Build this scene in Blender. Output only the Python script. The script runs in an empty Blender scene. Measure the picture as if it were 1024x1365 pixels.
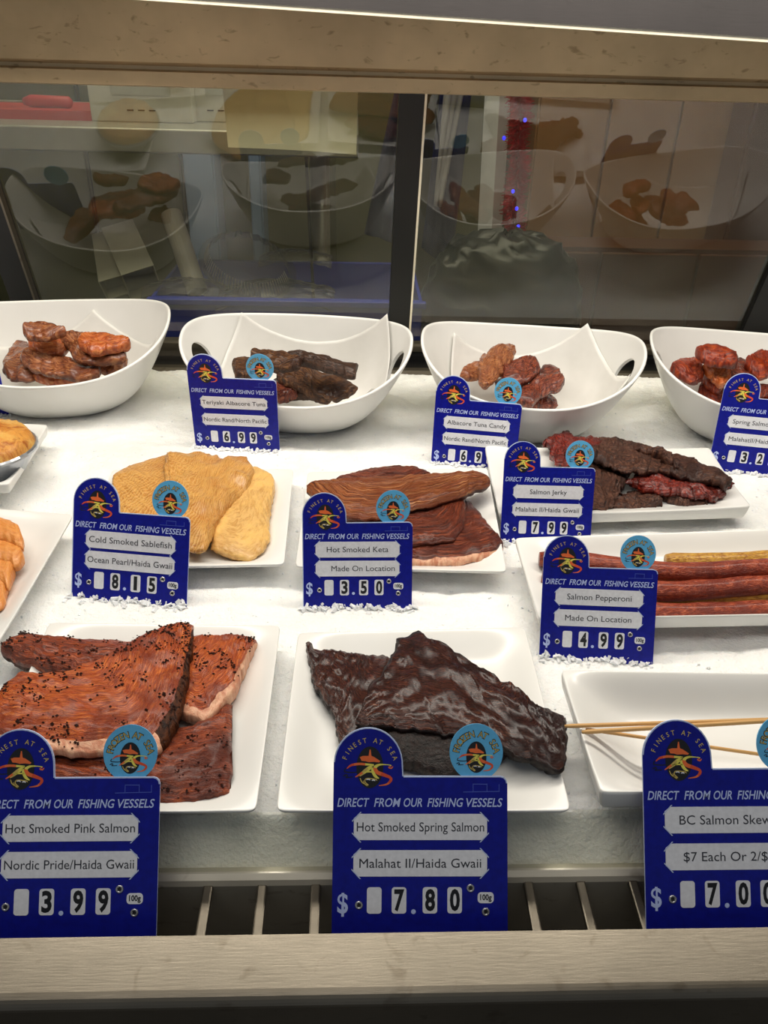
import bpy, bmesh, math, random
from math import sin, cos, pi, radians, sqrt, atan2
from mathutils import Vector, Matrix, noise
random.seed(7)
S = bpy.context.scene
C = S.collection
# ------------------------------------------------------------------ camera, world, light, exposure
FPX = 1064.0; CAMH = .449
TH, PS, RO = radians(30.5), radians(2.6), radians(1.68)
FW = Vector((sin(PS)*cos(TH), cos(PS)*cos(TH), -sin(TH)))
_r0 = Vector((cos(PS), -sin(PS), 0)); _u0 = _r0.cross(FW)
RT = cos(RO)*_r0 + sin(RO)*_u0; UP = -sin(RO)*_r0 + cos(RO)*_u0
CP = Vector((0, 0, CAMH))
cd = bpy.data.cameras.new('camera'); cam = bpy.data.objects.new('camera', cd); C.objects.link(cam)
cam.matrix_world = Matrix(((RT.x, UP.x, -FW.x, CP.x), (RT.y, UP.y, -FW.y, CP.y), (RT.z, UP.z, -FW.z, CP.z), (0, 0, 0, 1)))
cd.sensor_fit = 'VERTICAL'; cd.sensor_height = 36; cd.lens = FPX*36/1365; cd.clip_start = .01
S.camera = cam
W = bpy.data.worlds.new('world'); S.world = W; W.use_nodes = True
W.node_tree.nodes['Background'].inputs[0].default_value = (.85, .92, 1, 1)
W.node_tree.nodes['Background'].inputs[1].default_value = .22
S.view_settings.view_transform = 'Standard'; S.view_settings.look = 'None'
S.view_settings.exposure = 0.0; S.view_settings.gamma = 1; S.view_settings.use_curve_mapping = False
def area(name, loc, rot, sx, sy, power, col):
    l = bpy.data.lights.new(name, 'AREA'); l.shape = 'RECTANGLE'; l.size = sx; l.size_y = sy; l.energy = power; l.color = col
    o = bpy.data.objects.new(name, l); C.objects.link(o); o.location = loc; o.rotation_euler = rot
area('case_strip_light', (.05, .80, .66), (radians(8), 0, 0), 1.5, .10, 8.6, (1, .93, .82))
area('store_ceiling_light', (-.2, .1, 1.9), (radians(12), 0, 0), 1.6, 1.0, 12, (1, .95, .88))
area('kitchen_ceiling_light', (0, 1.74, 1.5), (0, 0, 0), 1.8, .8, 16, (1, .96, .86))

def ray(x, y): return FW + RT*((x-512)/FPX) - UP*((y-682.5)/FPX)
def gz(x, y, z=0.0):
    d = ray(x, y); return CP + d*((z-CAMH)/d.z)
def gY(x, y, Y):
    d = ray(x, y); return CP + d*(Y/d.y)
def gp(x, y, plane):          # plane (z0, sx, sy, xc, yc):  z = z0 + sx (X-xc) + sy (Y-yc)
    z0, sx, sy, xc, yc = plane; d = ray(x, y)
    k = (z0 + sx*(CP.x-xc) + sy*(CP.y-yc) - CP.z)/(d.z - sx*d.x - sy*d.y)
    return CP + d*k

# ------------------------------------------------------------------ materials
def lin(c):
    return tuple((x/12.92 if x <= .04045 else ((x+.055)/1.055)**2.4) for x in [v/255 for v in c]) + (1,)
class NT:
    def __init__(s, name):
        s.m = bpy.data.materials.new(name); s.m.use_nodes = True; s.t = s.m.node_tree
        s.b = s.t.nodes['Principled BSDF']
    def n(s, typ, **k):
        nd = s.t.nodes.new(typ)
        for a, v in k.items():
            if a in nd.inputs.keys(): nd.inputs[a].default_value = v
            else: setattr(nd, a, v)
        return nd
    def l(s, a, b): s.t.links.new(a, b)
    def coord(s, kind='Object', scale=(1, 1, 1), rot=(0, 0, 0)):
        tc = s.n('ShaderNodeTexCoord'); mp = s.n('ShaderNodeMapping')
        mp.inputs['Scale'].default_value = scale; mp.inputs['Rotation'].default_value = rot
        s.l(tc.outputs[kind], mp.inputs['Vector']); return mp.outputs[0]
    def noise(s, vec, scale, detail=4, rough=.55, dist=0):
        nd = s.n('ShaderNodeTexNoise', Scale=scale, Detail=detail, Roughness=rough, Distortion=dist)
        s.l(vec, nd.inputs['Vector']); return nd.outputs['Fac']
    def ramp(s, fac, stops):
        r = s.n('ShaderNodeValToRGB'); e = r.color_ramp.elements
        while len(e) < len(stops): e.new(.5)
        for i, (p, c) in enumerate(stops):
            e[i].position = p; e[i].color = c if len(c) == 4 else lin(c)
        s.l(fac, r.inputs[0]); return r.outputs[0]
    def mix(s, fac, a, b, typ='MIX'):
        m = s.n('ShaderNodeMix', data_type='RGBA', blend_type=typ)
        for i, v in ((0, fac), (6, a), (7, b)):
            if hasattr(v, 'links'): s.l(v, m.inputs[i])
            else: m.inputs[i].default_value = v
        return m.outputs[2]
    def bump(s, h, strength=.3, dist=.002, prev=None):
        b = s.n('ShaderNodeBump', Strength=strength, Distance=dist); s.l(h, b.inputs['Height'])
        if prev: s.l(prev, b.inputs['Normal'])
        return b.outputs[0]
    def set(s, **k):
        for a, v in k.items():
            nm = a.replace('_', ' '); i = s.b.inputs[nm]
            if hasattr(v, 'links'): s.l(v, i)
            else: i.default_value = v
        return s.m
def plain(name, c, rough=.5, metal=0, **k):
    t = NT(name); v = t.coord(); f = t.noise(v, 35, 3)
    a = lin(c); col = t.ramp(f, [(.3, tuple(x*.93 for x in a[:3])+(1,)), (.7, tuple(min(1, x*1.05) for x in a[:3])+(1,))])
    return t.set(Base_Color=col, Roughness=rough, Metallic=metal, **k)
M = {}
def mk_ice():
    t = NT('crushed_ice'); v = t.coord()
    a = t.noise(v, 9, 5, .6); b = t.noise(v, 240, 4, .7); c = t.noise(v, 900, 2, .6)
    col = t.ramp(a, [(.30, (232, 233, 230)), (.55, (250, 250, 247))])
    vo = t.n('ShaderNodeTexVoronoi', Scale=330); t.l(v, vo.inputs['Vector'])
    n1 = t.bump(b, .6, .004); n2 = t.bump(vo.outputs['Distance'], .25, .0015, n1)
    M['ice'] = t.set(Base_Color=col, Roughness=.38, Normal=n2, Subsurface_Weight=.25, Subsurface_Radius=(.01, .012, .014), Subsurface_Scale=.5, IOR=1.31)
    t = NT('ice_shard'); v = t.coord(); b = t.noise(v, 300, 3)
    M['shard'] = t.set(Base_Color=lin((240, 243, 246)), Roughness=.35, IOR=1.2, Subsurface_Weight=.4, Subsurface_Radius=(.01, .012, .014), Subsurface_Scale=.4, Normal=t.bump(b, .2, .001))
mk_ice()
def mk_porcelain():
    t = NT('white_porcelain'); v = t.coord(); f = t.noise(v, 14, 2)
    M['white'] = t.set(Base_Color=t.ramp(f, [(.3, (226, 225, 220)), (.7, (232, 231, 227))]), Roughness=.30, Coat_Weight=.25, Coat_Roughness=.14)
    t = NT('parchment'); v = t.coord(); f = t.noise(v, 60, 5); g = t.noise(v, 18, 3)
    M['paper'] = t.set(Base_Color=t.ramp(g, [(.3, (222, 220, 214)), (.7, (234, 232, 227))]), Roughness=.45, Normal=t.bump(f, .3, .001), Transmission_Weight=.0, Alpha=.93)
mk_porcelain()
def mk_steel(name, c, scale, rough=.34, sp=0.5, metal=.85):
    t = NT(name); v = t.coord('Object', scale); f = t.noise(v, 60, 5, .6)
    v2 = t.coord('Object', (1, 1, 1)); g = t.noise(v2, 7, 4, .6); h = t.noise(t.coord('Object', (1, 1, 2.2)), 55, 3, .5, .6)
    a = lin(c)
    col = t.ramp(g, [(.25, tuple(x*.72 for x in a[:3])+(1,)), (.7, tuple(min(1, x*1.12) for x in a[:3])+(1,))])
    dm = t.ramp(h, [(.28, (.55, .5, .45, 1)), (.38, (1, 1, 1, 1))])
    col2 = t.mix(sp, col, dm, 'MULTIPLY')
    rr = t.n('ShaderNodeMapRange'); t.l(f, rr.inputs[0]); rr.inputs[3].default_value = rough-.08; rr.inputs[4].default_value = rough+.14
    return t.set(Base_Color=col2, Metallic=metal, Roughness=rr.outputs[0], Normal=t.bump(f, .12, .0006))
M['steel'] = mk_steel('brushed_steel', (116, 109, 97), (1, 12, 12))
M['beam'] = mk_steel('stained_steel', (212, 186, 146), (1, 6, 6), .42, .8, .6)
M['canopy'] = mk_steel('grey_steel', (48, 44, 44), (1, 8, 8), .6, .2, .0)
M['pan'] = mk_steel('wet_steel', (206, 200, 184), (1, 2, 2), .3, .6, .3)
M['black'] = plain('black_plastic', (9, 9, 10), .45)
M['dark'] = plain('dark_cavity_metal', (26, 24, 22), .6)
M['trimw'] = plain('pale_trim', (250, 240, 215), .2, .3)
def mk_glass(name, ior, tint, rough=0.0, refl=None):
    t = NT(name); t.t.nodes.remove(t.b)
    out = [n for n in t.t.nodes if n.type == 'OUTPUT_MATERIAL'][0]
    tr = t.n('ShaderNodeBsdfTransparent'); tr.inputs[0].default_value = tint
    gl = t.n('ShaderNodeBsdfGlossy', Roughness=rough); gl.inputs[0].default_value = (1, 1, 1, 1)
    fr = t.n('ShaderNodeFresnel', IOR=ior); ge = t.n('ShaderNodeNewGeometry'); bf = t.n('ShaderNodeMath', operation='SUBTRACT'); bf.inputs[0].default_value = 1; t.l(ge.outputs['Backfacing'], bf.inputs[1]); fm = t.n('ShaderNodeMath', operation='MULTIPLY'); t.l(fr.outputs[0], fm.inputs[0]); t.l(bf.outputs[0], fm.inputs[1]); mx = t.n('ShaderNodeMixShader')
    v = t.coord(); sm = t.noise(v, 6, 4, .6); g2 = t.ramp(sm, [(.3, (.0, .0, .0, 1)), (.75, (.03, .03, .03, 1))])
    t.l(fm.outputs[0], mx.inputs[0]); t.l(tr.outputs[0], mx.inputs[1]); t.l(gl.outputs[0], mx.inputs[2])
    df = t.n('ShaderNodeBsdfDiffuse'); df.inputs[0].default_value = (.8, .8, .75, 1); m2 = t.n('ShaderNodeMixShader')
    t.l(g2, m2.inputs[0]); t.l(mx.outputs[0], m2.inputs[1]); t.l(df.outputs[0], m2.inputs[2]); t.l(m2.outputs[0], out.inputs[0])
    return t.m
M['glass'] = mk_glass('door_glass', 1.72, (.84, .83, .72, 1))
M['acrylic'] = mk_glass('clear_acrylic', 1.5, (.95, .95, .91, 1))
M['clear'] = mk_glass('clear_plastic', 1.5, (.80, .80, .79, 1), .3)
# sign materials
def mk_sign():
    t = NT('blue_sign_plastic'); v = t.coord(); f = t.noise(v, 22, 3)
    M['blue'] = t.set(Base_Color=t.ramp(f, [(.3, (3, 12, 128)), (.75, (5, 20, 150))]), Roughness=.4, Specular_IOR_Level=.3)
mk_sign()
M['s_edge'] = plain('sign_edge', (190, 205, 240), .4)
M['s_head'] = plain('heading_print', (190, 205, 250), .5)
M['s_white'] = plain('white_card', (232, 233, 238), .5)
M['s_black'] = plain('black_print', (12, 13, 20), .5)
M['s_text'] = plain('grey_print', (40, 42, 52), .5)
M['s_sky'] = plain('sky_blue_sticker', (92, 178, 226), .35)
M['s_orange'] = plain('orange_print', (236, 110, 52), .45)
M['s_red'] = plain('red_orange_print', (222, 80, 40), .45)
M['s_yellow'] = plain('yellow_print', (236, 224, 96), .45)
M['s_gold'] = plain('gold_print', (206, 180, 96), .45)
M['s_faint'] = plain('faint_blue_print', (70, 90, 190), .45)
M['rivet'] = plain('rivet_metal', (190, 190, 192), .25, .8)
M['wood'] = plain('bamboo', (206, 160, 98), .5)

def mk_fish(name, stops, fib=(14, 140), dist=2.5, rough=.35, bump=.5, blot=None, blotc=None, blots=22, coat=.25, wave=None, dst=.0015):
    """stops: colour ramp along the fibre noise; fib: noise scale along/across the piece; blot: (lo, hi) thresholds of darker patches"""
    t = NT(name); tc = t.n('ShaderNodeTexCoord'); mp = t.n('ShaderNodeMapping'); mp.inputs['Scale'].default_value = (fib[0]*.30, fib[1]*.22, 1)
    t.l(tc.outputs['UV'], mp.inputs[0])
    f = t.noise(mp.outputs[0], 1.0, 6, .62, dist)
    stops = [(.5+(p-.5)*.5, c) for p, c in stops]
    col = t.ramp(f, stops)
    o = t.coord()
    fine = t.noise(o, 420, 4, .6)
    if blot:
        g = t.noise(o, blots, 5, .62, .6); k = t.ramp(g, [(.48, (0, 0, 0, 1)), (.62, (.85, .85, .85, 1))])
        col = t.mix(k, col, lin(blotc))
    h = f
    nrm = t.bump(f, min(1, bump*1.1), dst*2.0)
    if wave:
        w = t.n('ShaderNodeTexWave', Scale=wave[0]*.13, Distortion=wave[1], Detail=3); w.inputs['Detail Scale'].default_value = wave[4] if len(wave) > 4 else 1.2
        mp2 = t.n('ShaderNodeMapping'); mp2.inputs['Rotation'].default_value = (0, 0, wave[2]); t.l(tc.outputs['UV'], mp2.inputs[0]); t.l(mp2.outputs[0], w.inputs['Vector'])
        k = t.ramp(w.outputs['Fac'], [(.62, (0, 0, 0, 1)), (.98, (.55, .55, .55, 1))])
        col = t.mix(k, col, lin(wave[3])); nrm = t.bump(w.outputs['Fac'], .35, .0008, nrm)
    nrm = t.bump(fine, .5, .0014, nrm)
    return t.set(Base_Color=col, Roughness=rough, Normal=nrm, Coat_Weight=coat*.6, Coat_Roughness=.22, Specular_IOR_Level=.4, Subsurface_Weight=.08, Subsurface_Radius=(.006, .002, .001), Subsurface_Scale=.5)
M['pink'] = mk_fish('peppered_salmon_flesh', [(.2, (104, 36, 12)), (.5, (176, 74, 26)), (.8, (218, 124, 54))], (18, 170), 2, .3, .6, (.52, .68), (120, 42, 16), 26)
M['pinkdark'] = mk_fish('peppered_salmon_dark', [(.25, (76, 24, 9)), (.5, (128, 50, 20)), (.75, (176, 84, 36))], (18, 200), 2, .3, .6, (.5, .68), (86, 30, 12), 26)
M['pinkcut'] = mk_fish('pale_cut_flesh', [(.3, (196, 128, 96)), (.7, (226, 176, 142))], (60, 60), .5, .5, .3, coat=.1)
M['skin'] = mk_fish('dark_fish_skin', [(.3, (34, 14, 6)), (.7, (84, 44, 22))], (60, 60), 1, .45, .5, coat=0)
M['spring'] = mk_fish('dark_smoked_salmon', [(.2, (34, 10, 6)), (.5, (80, 34, 22)), (.7, (112, 58, 40)), (.9, (168, 116, 84))], (14, 120), 4, .22, 1.0, (.5, .7), (46, 14, 9), 24, .6, dst=.003)
M['skin'].node_tree.nodes['Principled BSDF'].inputs['Specular IOR Level'].default_value = .15
M['springdk'] = mk_fish('black_smoked_edge', [(.3, (10, 5, 4)), (.7, (34, 16, 10))], (40, 90), 2, .45, .6, coat=0)
M['sable'] = mk_fish('golden_sablefish', [(.2, (170, 112, 44)), (.6, (206, 152, 78))], (20, 60), 1.5, .38, .25, (.52, .72), (176, 112, 44), 14, .5, wave=(84, 9, .35, (222, 178, 110), .6))
M['sable2'] = mk_fish('pale_sablefish', [(.25, (192, 142, 74)), (.6, (218, 174, 106))], (20, 60), 1.5, .42, .3, (.52, .75), (232, 186, 106), 18, .3)
M['keta'] = mk_fish('smoked_keta_flesh', [(.15, (80, 32, 14)), (.42, (132, 66, 32)), (.62, (166, 96, 52)), (.85, (214, 158, 104))], (5, 210), 1.2, .4, .9, (.55, .78), (134, 64, 30), 16, .2, dst=.0025)
M['ketared'] = mk_fish('red_keta_flesh', [(.2, (54, 16, 7)), (.5, (104, 40, 20)), (.8, (156, 78, 44))], (8, 170), 1.5, .3, .7, (.52, .75), (74, 26, 12), 18, .3, dst=.0025)
M['jerkybr'] = mk_fish('brown_jerky_skin', [(.25, (42, 20, 14)), (.5, (88, 52, 38)), (.8, (126, 84, 62))], (50, 130), 2.5, .5, 1.0, (.5, .7), (52, 28, 22), 40, .15, dst=.002)
M['jerkyred'] = mk_fish('red_jerky_flesh', [(.25, (58, 10, 6)), (.5, (112, 26, 16)), (.8, (160, 58, 36))], (40, 120), 2.5, .25, .7, (.5, .75), (66, 18, 12), 36, .6)
M['teri'] = mk_fish('teriyaki_tuna', [(.25, (44, 24, 16)), (.5, (92, 56, 34)), (.82, (150, 104, 62))], (20, 160), 3, .42, 1.0, (.52, .75), (54, 28, 20), 34, .3, dst=.002)
M['teridk'] = mk_fish('dark_teriyaki_tuna', [(.25, (32, 20, 16)), (.7, (88, 60, 44))], (25, 160), 3, .4, 1.0, coat=.3)
M['candy'] = mk_fish('tuna_candy', [(.25, (62, 22, 16)), (.5, (116, 48, 32)), (.82, (166, 88, 52))], (30, 90), 2.5, .25, .7, (.5, .72), (74, 28, 20), 30, .6)
M['candylt'] = mk_fish('tuna_candy_pale', [(.25, (98, 46, 24)), (.5, (158, 92, 54)), (.82, (196, 136, 86))], (25, 120), 2.5, .3, .8, (.5, .72), (118, 58, 34), 30, .5)
M['salcandy'] = mk_fish('salmon_candy', [(.25, (88, 20, 8)), (.5, (142, 46, 18)), (.82, (186, 84, 34))], (30, 70), 2, .3, .7, (.5, .70), (84, 22, 12), 40, .3)
M['belly'] = mk_fish('brown_smoked_belly', [(.25, (86, 38, 20)), (.5, (138, 76, 44)), (.82, (186, 126, 78))], (20, 100), 2, .25, .5, (.5, .72), (96, 46, 26), 26, .6)
M['bellyor'] = mk_fish('orange_smoked_belly', [(.25, (134, 54, 20)), (.5, (184, 92, 42)), (.82, (210, 136, 76))], (20, 100), 2, .22, .5, (.5, .76), (116, 50, 24), 26, .6)
M['raw'] = mk_fish('orange_salmon_slice', [(.25, (196, 118, 50)), (.6, (216, 144, 74))], (12, 60), 1, .4, .15, wave=(22, 3, .3, (222, 152, 84)), coat=.3)
M['pep'] = mk_fish('pepperoni_casing', [(.25, (110, 34, 16)), (.5, (148, 58, 32)), (.82, (190, 96, 60))], (26, 110), 2.5, .35, .6, (.5, .75), (112, 36, 20), 60, .4)
M['pepyel'] = mk_fish('yellow_pepperoni_casing', [(.25, (150, 92, 26)), (.7, (212, 164, 64))], (26, 110), 2.5, .35, .5, coat=.4)
M['crust'] = mk_fish('pie_crust', [(.25, (164, 92, 32)), (.6, (208, 146, 66))], (30, 30), 1, .45, .6, (.5, .7), (222, 178, 96), 30, .1)
M['pepper'] = plain('peppercorn', (48, 22, 14), .4)
M['foil'] = plain('aluminium_foil', (180, 184, 190), .28, .8)

# ------------------------------------------------------------------ mesh helpers
def setp(o, label=None, cat=None, group=None, kind=None):
    if label: o['label'] = label
    if cat: o['category'] = cat
    if group: o['group'] = group
    if kind: o['kind'] = kind
    return o
def link(name, me, parent=None):
    o = bpy.data.objects.new(name, me); C.objects.link(o)
    if parent: o.parent = parent
    return o
def empty(name, loc=(0, 0, 0)):
    o = bpy.data.objects.new(name, None); C.objects.link(o); o.location = loc; o.empty_display_size = .02; return o
class MB:
    def __init__(s): s.v = []; s.f = []; s.m = []; s.uv = {}; s.mats = []
    def mi(s, m):
        if m not in s.mats: s.mats.append(m)
        return s.mats.index(m)
    def add(s, vs, fs, m):
        b = len(s.v); s.v += [tuple(v) for v in vs]; k = s.mi(m)
        for f in fs: s.f.append(tuple(b+i for i in f)); s.m.append(k)
    def box(s, c, d, m, R=None):
        vs = [Vector((x*d[0]/2, y*d[1]/2, z*d[2]/2)) for x in (-1, 1) for y in (-1, 1) for z in (-1, 1)]
        vs = [(R @ v if R else v)+Vector(c) for v in vs]
        s.add(vs, [(0, 1, 3, 2), (4, 6, 7, 5), (0, 4, 5, 1), (2, 3, 7, 6), (0, 2, 6, 4), (1, 5, 7, 3)], m)
    def prism(s, pts, z0, z1, m, me=None):        # 2-D outline extruded along local z
        n = len(pts); b = len(s.v); s.v += [(p[0], p[1], z0) for p in pts]+[(p[0], p[1], z1) for p in pts]
        k = s.mi(m); k2 = s.mi(me) if me else k
        s.f.append(tuple(b+n+i for i in range(n))); s.m.append(k); s.f.append(tuple(b+n-1-i for i in range(n))); s.m.append(k)
        for i in range(n):
            j = (i+1) % n; s.f.append((b+i, b+j, b+n+j, b+n+i)); s.m.append(k2)
    def profx(s, pts, x0, x1, m):                  # (y,z) profile extruded along x
        n = len(pts); vs = [(x0, p[0], p[1]) for p in pts]+[(x1, p[0], p[1]) for p in pts]
        fs = [(i, (i+1) % n, n+(i+1) % n, n+i) for i in range(n)]+[tuple(range(n-1, -1, -1)), tuple(n+i for i in range(n))]
        s.add(vs, fs, m)
    def tube(s, path, r, m, seg=8, cap=True):
        path = [Vector(p) for p in path]; n = len(path); rings = []; up = Vector((0, 0, 1))
        for i, p in enumerate(path):
            t = (path[min(i+1, n-1)]-path[max(i-1, 0)]).normalized()
            a = t.cross(up); a = a.normalized() if a.length > 1e-3 else Vector((1, 0, 0)); b = t.cross(a)
            ri = r[i] if isinstance(r, (list, tuple)) else r
            rings.append([p+a*ri*cos(2*pi*k/seg)+b*ri*sin(2*pi*k/seg) for k in range(seg)])
        vs = [v for q in rings for v in q]
        fs = [(i*seg+k, i*seg+(k+1) % seg, (i+1)*seg+(k+1) % seg, (i+1)*seg+k) for i in range(n-1) for k in range(seg)]
        if cap: fs += [tuple(range(seg-1, -1, -1)), tuple((n-1)*seg+k for k in range(seg))]
        s.add(vs, fs, m)
    def mesh(s, name, smooth=False):
        me = bpy.data.meshes.new(name); me.from_pydata(s.v, [], s.f)
        for m in s.mats: me.materials.append(m)
        me.polygons.foreach_set('material_index', s.m)
        if smooth: me.polygons.foreach_set('use_smooth', [True]*len(s.f))
        me.update(); return me
    def obj(s, name, parent=None, smooth=False, recalc=False, bevel=0):
        me = s.mesh(name, smooth)
        if recalc:
            bm = bmesh.new(); bm.from_mesh(me); bmesh.ops.recalc_face_normals(bm, faces=bm.faces); bm.to_mesh(me); bm.free()
        o = link(name, me, parent)
        if bevel:
            md = o.modifiers.new('bevel', 'BEVEL'); md.width = bevel; md.segments = 3; md.limit_method = 'ANGLE'
            me.polygons.foreach_set('use_smooth', [True]*len(me.polygons)); md.harden_normals = True
        return o

# ------------------------------------------------------------------ large structure: kitchen behind, floor
m_wall = plain('kitchen_wall_paint', (104, 102, 70), .6); m_brown = plain('brown_wall_panel', (92, 62, 40), .5)
m_floor = plain('floor_tile', (92, 88, 80), .5); m_ceil = plain('ceiling_paint', (200, 198, 188), .8)
FZ = -.92
def boxobj(name, lo, hi, m, kind='structure', parent=None, bevel=0):
    b = MB(); b.box([(lo[i]+hi[i])/2 for i in range(3)], [hi[i]-lo[i] for i in range(3)], m)
    o = b.obj(name, parent, bevel=bevel)
    if kind: o['kind'] = kind
    return o
boxobj('floor', (-2.2, -1.2, FZ-.05), (2.2, 2.75, FZ), m_floor)
boxobj('ceiling', (-2.2, -1.2, 2.2), (2.2, 2.75, 2.25), m_ceil)
boxobj('wall_back', (-2.2, 2.7, FZ), (2.2, 2.8, 2.2), m_wall)
boxobj('wall_left', (-2.3, -1.2, FZ), (-2.2, 2.8, 2.2), m_wall)
boxobj('wall_right', (2.2, -1.2, FZ), (2.3, 2.8, 2.2), m_brown)

# ------------------------------------------------------------------ the display case (one thing with parts)
case = setp(empty('display_case', (0, .75, FZ)), 'long stainless steel refrigerated display case holding the ice bed and all the seafood', 'display case')
def cobj(b, name, **k):
    o = b.obj(name, case, **k); o.matrix_parent_inverse = Matrix.Translation((0, -.75, -FZ)); return o
X0, X1 = -.80, .95
def arc(cy, cz, r, a0, a1, n=6): return [(cy+r*cos(radians(a0+(a1-a0)*i/n)), cz+r*sin(radians(a0+(a1-a0)*i/n))) for i in range(n+1)]
b = MB(); b.profx([(.283, -.010), (.283, -.045), (.262, -.045), (.262, -.30), (.2445, -.30), (.2445, -.017)]+arc(.2515, -.017, .007, 180, 90), X0, X1, M['steel'])
cobj(b, 'front_ledge', smooth=False)
b = MB(); b.box((.07, .75, -.52), (X1-X0, .97, .78), M['dark']); cobj(b, 'cabinet_body')
b = MB(); b.profx([(.372, -.034), (.341, -.030), (.3385, -.0245), (.3335, -.0240), (.3300, -.0262), (.3285, -.030), (.333, -.09), (.372, -.09)], X0, X1, M['pan'])
cobj(b, 'drip_pan', smooth=False)
b = MB(); b.profx([(.333, -.052), (.333, -.085), (.336, -.085), (.336, -.052)], X0, X1, M['steel']); cobj(b, 'duct_back_strip')
b = MB(); b.profx([(.3600, .0030), (.3580, .0030), (.3350, -.0240), (.3372, -.0240)], X0, X1, M['acrylic']); cobj(b, 'clear_ice_guard')
# air return grille bars: spaced 35 mm, each a part
sl = MB(); sl.box((0, 0, 0), (.0065, .062, .0045), M['steel']); slm = sl.mesh('grille_slat')
for k in range(-13, 14):
    x = .0125+.0352*k
    for _ in (0,):
        o = link('grille_slat', slm, case); o.matrix_parent_inverse = Matrix.Translation((0, -.75, -FZ))
        o.location = (x, .2985, -.0335); o.rotation_euler = (radians(4), 0, 0)
        bv = o.modifiers.new('bevel', 'BEVEL'); bv.width = .0012; bv.segments = 2
# back channel and steel edge between ice and doors
b = MB(); b.box((.07, 1.238, -.035), (X1-X0, .05, .07), M['black']); cobj(b, 'door_track')
b = MB(); b.profx([(1.245, .030), (1.262, .030), (1.262, -.02), (1.257, -.02), (1.257, .0255), (1.245, .0255)], X0, X1, M['steel']); cobj(b, 'track_rail')
b = MB(); b.profx([(1.196, -.02), (1.199, .002), (1.212, .002), (1.214, -.02)], X0, X1, M['steel']); cobj(b, 'rear_ice_edge')
# door plane: base at (Y=1.285, z=-.01), leaning to the customer by LEAN
LEAN = radians(18); DY, DZ = 1.285, -.01
DN = Vector((0, -cos(LEAN), -sin(LEAN))); DU = Vector((0, -sin(LEAN), cos(LEAN))); DO = Vector((0, DY, DZ))
def gd(x, y, off=0.0):
    d = ray(x, y); o = DO+DN*off; return CP+d*((o-CP).dot(DN)/d.dot(DN))
def dcoord(p): return (p.x, (p-DO).dot(DU))
def dbox(mb, x0, x1, u0, u1, n0, n1, m):
    vs = [Vector((x, 0, 0))+DO+DU*u+DN*n for x in (x0, x1) for u in (u0, u1) for n in (n0, n1)]
    mb.add(vs, [(0, 1, 3, 2), (4, 6, 7, 5), (0, 4, 5, 1), (2, 3, 7, 6), (0, 2, 6, 4), (1, 5, 7, 3)], m)
def dstrip(mb, a, c, w0, w1, n0, n1, m):   # bar in the door plane from a to c (x,u), offset widths in x
    vs = [Vector((p[0]+w, 0, 0))+DO+DU*p[1]+DN*n for w in (w0, w1) for p in (a, c) for n in (n0, n1)]
    mb.add(vs, [(0, 1, 3, 2), (4, 6, 7, 5), (0, 4, 5, 1), (2, 3, 7, 6), (0, 2, 6, 4), (1, 5, 7, 3)], m)
UT = .46
lx = gd(36, 400).x; mx = gd(532, 420).x; rx = gd(1003, 425).x
print('door x', lx, mx, rx)
d1 = setp(empty('door_1', (lx, DY, DZ)), kind='structure'); d2 = setp(empty('door_2', (rx, DY, DZ)), kind='structure')
def dpart(b, nm, d): o = b.obj(nm, d, recalc=True); o.matrix_parent_inverse = Matrix.Translation(d.location).inverted(); return o
b = MB(); dbox(b, lx-.02, lx+.016, 0, UT, -.012, .012, M['black']); dbox(b, mx-.016, mx+.016, 0, UT, -.012, .012, M['black']); dbox(b, lx, mx, 0, .03, -.01, .01, M['black']); dbox(b, lx, mx, UT-.02, UT, -.01, .01, M['black']); dpart(b, 'door_frame', d1)
b = MB(); dbox(b, lx+.016, lx+.019, .03, UT, .0, .013, M['steel']); dpart(b, 'edge_strip', d1)
b = MB(); dbox(b, lx+.016, mx-.016, .03, UT-.02, -.003, .001, M['glass']); dpart(b, 'glass_pane', d1)
b = MB(); dbox(b, rx-.014, rx+.05, 0, UT, -.012, .012, M['black']); dbox(b, mx+.016, rx, 0, .03, .013, .03, M['black']); dbox(b, mx+.016, rx, UT-.02, UT, -.03, -.01, M['black']); dpart(b, 'door_frame', d2)
b = MB(); dbox(b, mx+.0165, mx+.0195, .03, UT, .0, .014, M['trimw']); dpart(b, 'edge_strip', d2)
b = MB(); dbox(b, mx+.0195, rx-.014, .03, UT-.02, -.0, .004, M['glass']); dpart(b, 'glass_pane', d2)
# top beam
zb = gY(512, 124, 1.125).z; zl = gY(512, 104, 1.105).z
b = MB(); b.profx([(1.125, zb), (1.105, zb+.002), (1.103, zl), (1.110, zl+.002), (1.110, zl+.006), (1.105, zl+.010), (1.080, .56), (1.195, .56), (1.195, zb)], X0, X1, M['beam']); cobj(b, 'top_beam')
# canopy with a pale strip imitating a line of light, slightly out of level
pa, pb = gY(0, -16, .99), gY(1024, 53, .99)
ang = atan2(pb.z-pa.z, pb.x-pa.x); Rm = Matrix.Rotation(-ang, 3, 'Y'); mid = (pa+pb)/2
b = MB(); b.box(mid+Vector((0, .05, .082)), (1.75, .10, .16), M['canopy'], Rm); cobj(b, 'canopy')
b = MB(); b.box(mid+Vector((0, .012, .0)), (1.75, .02, .0045), M['trimw'], Rm); cobj(b, 'canopy_light_line')
b = MB(); b.box((X0-.02, .75, -.2), (.04, 1.0, 1.6), M['steel']); cobj(b, 'end_panel')
b = MB(); b.box((X1+.02, .75, -.2), (.04, 1.0, 1.6), M['steel']); cobj(b, 'end_panel')

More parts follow.
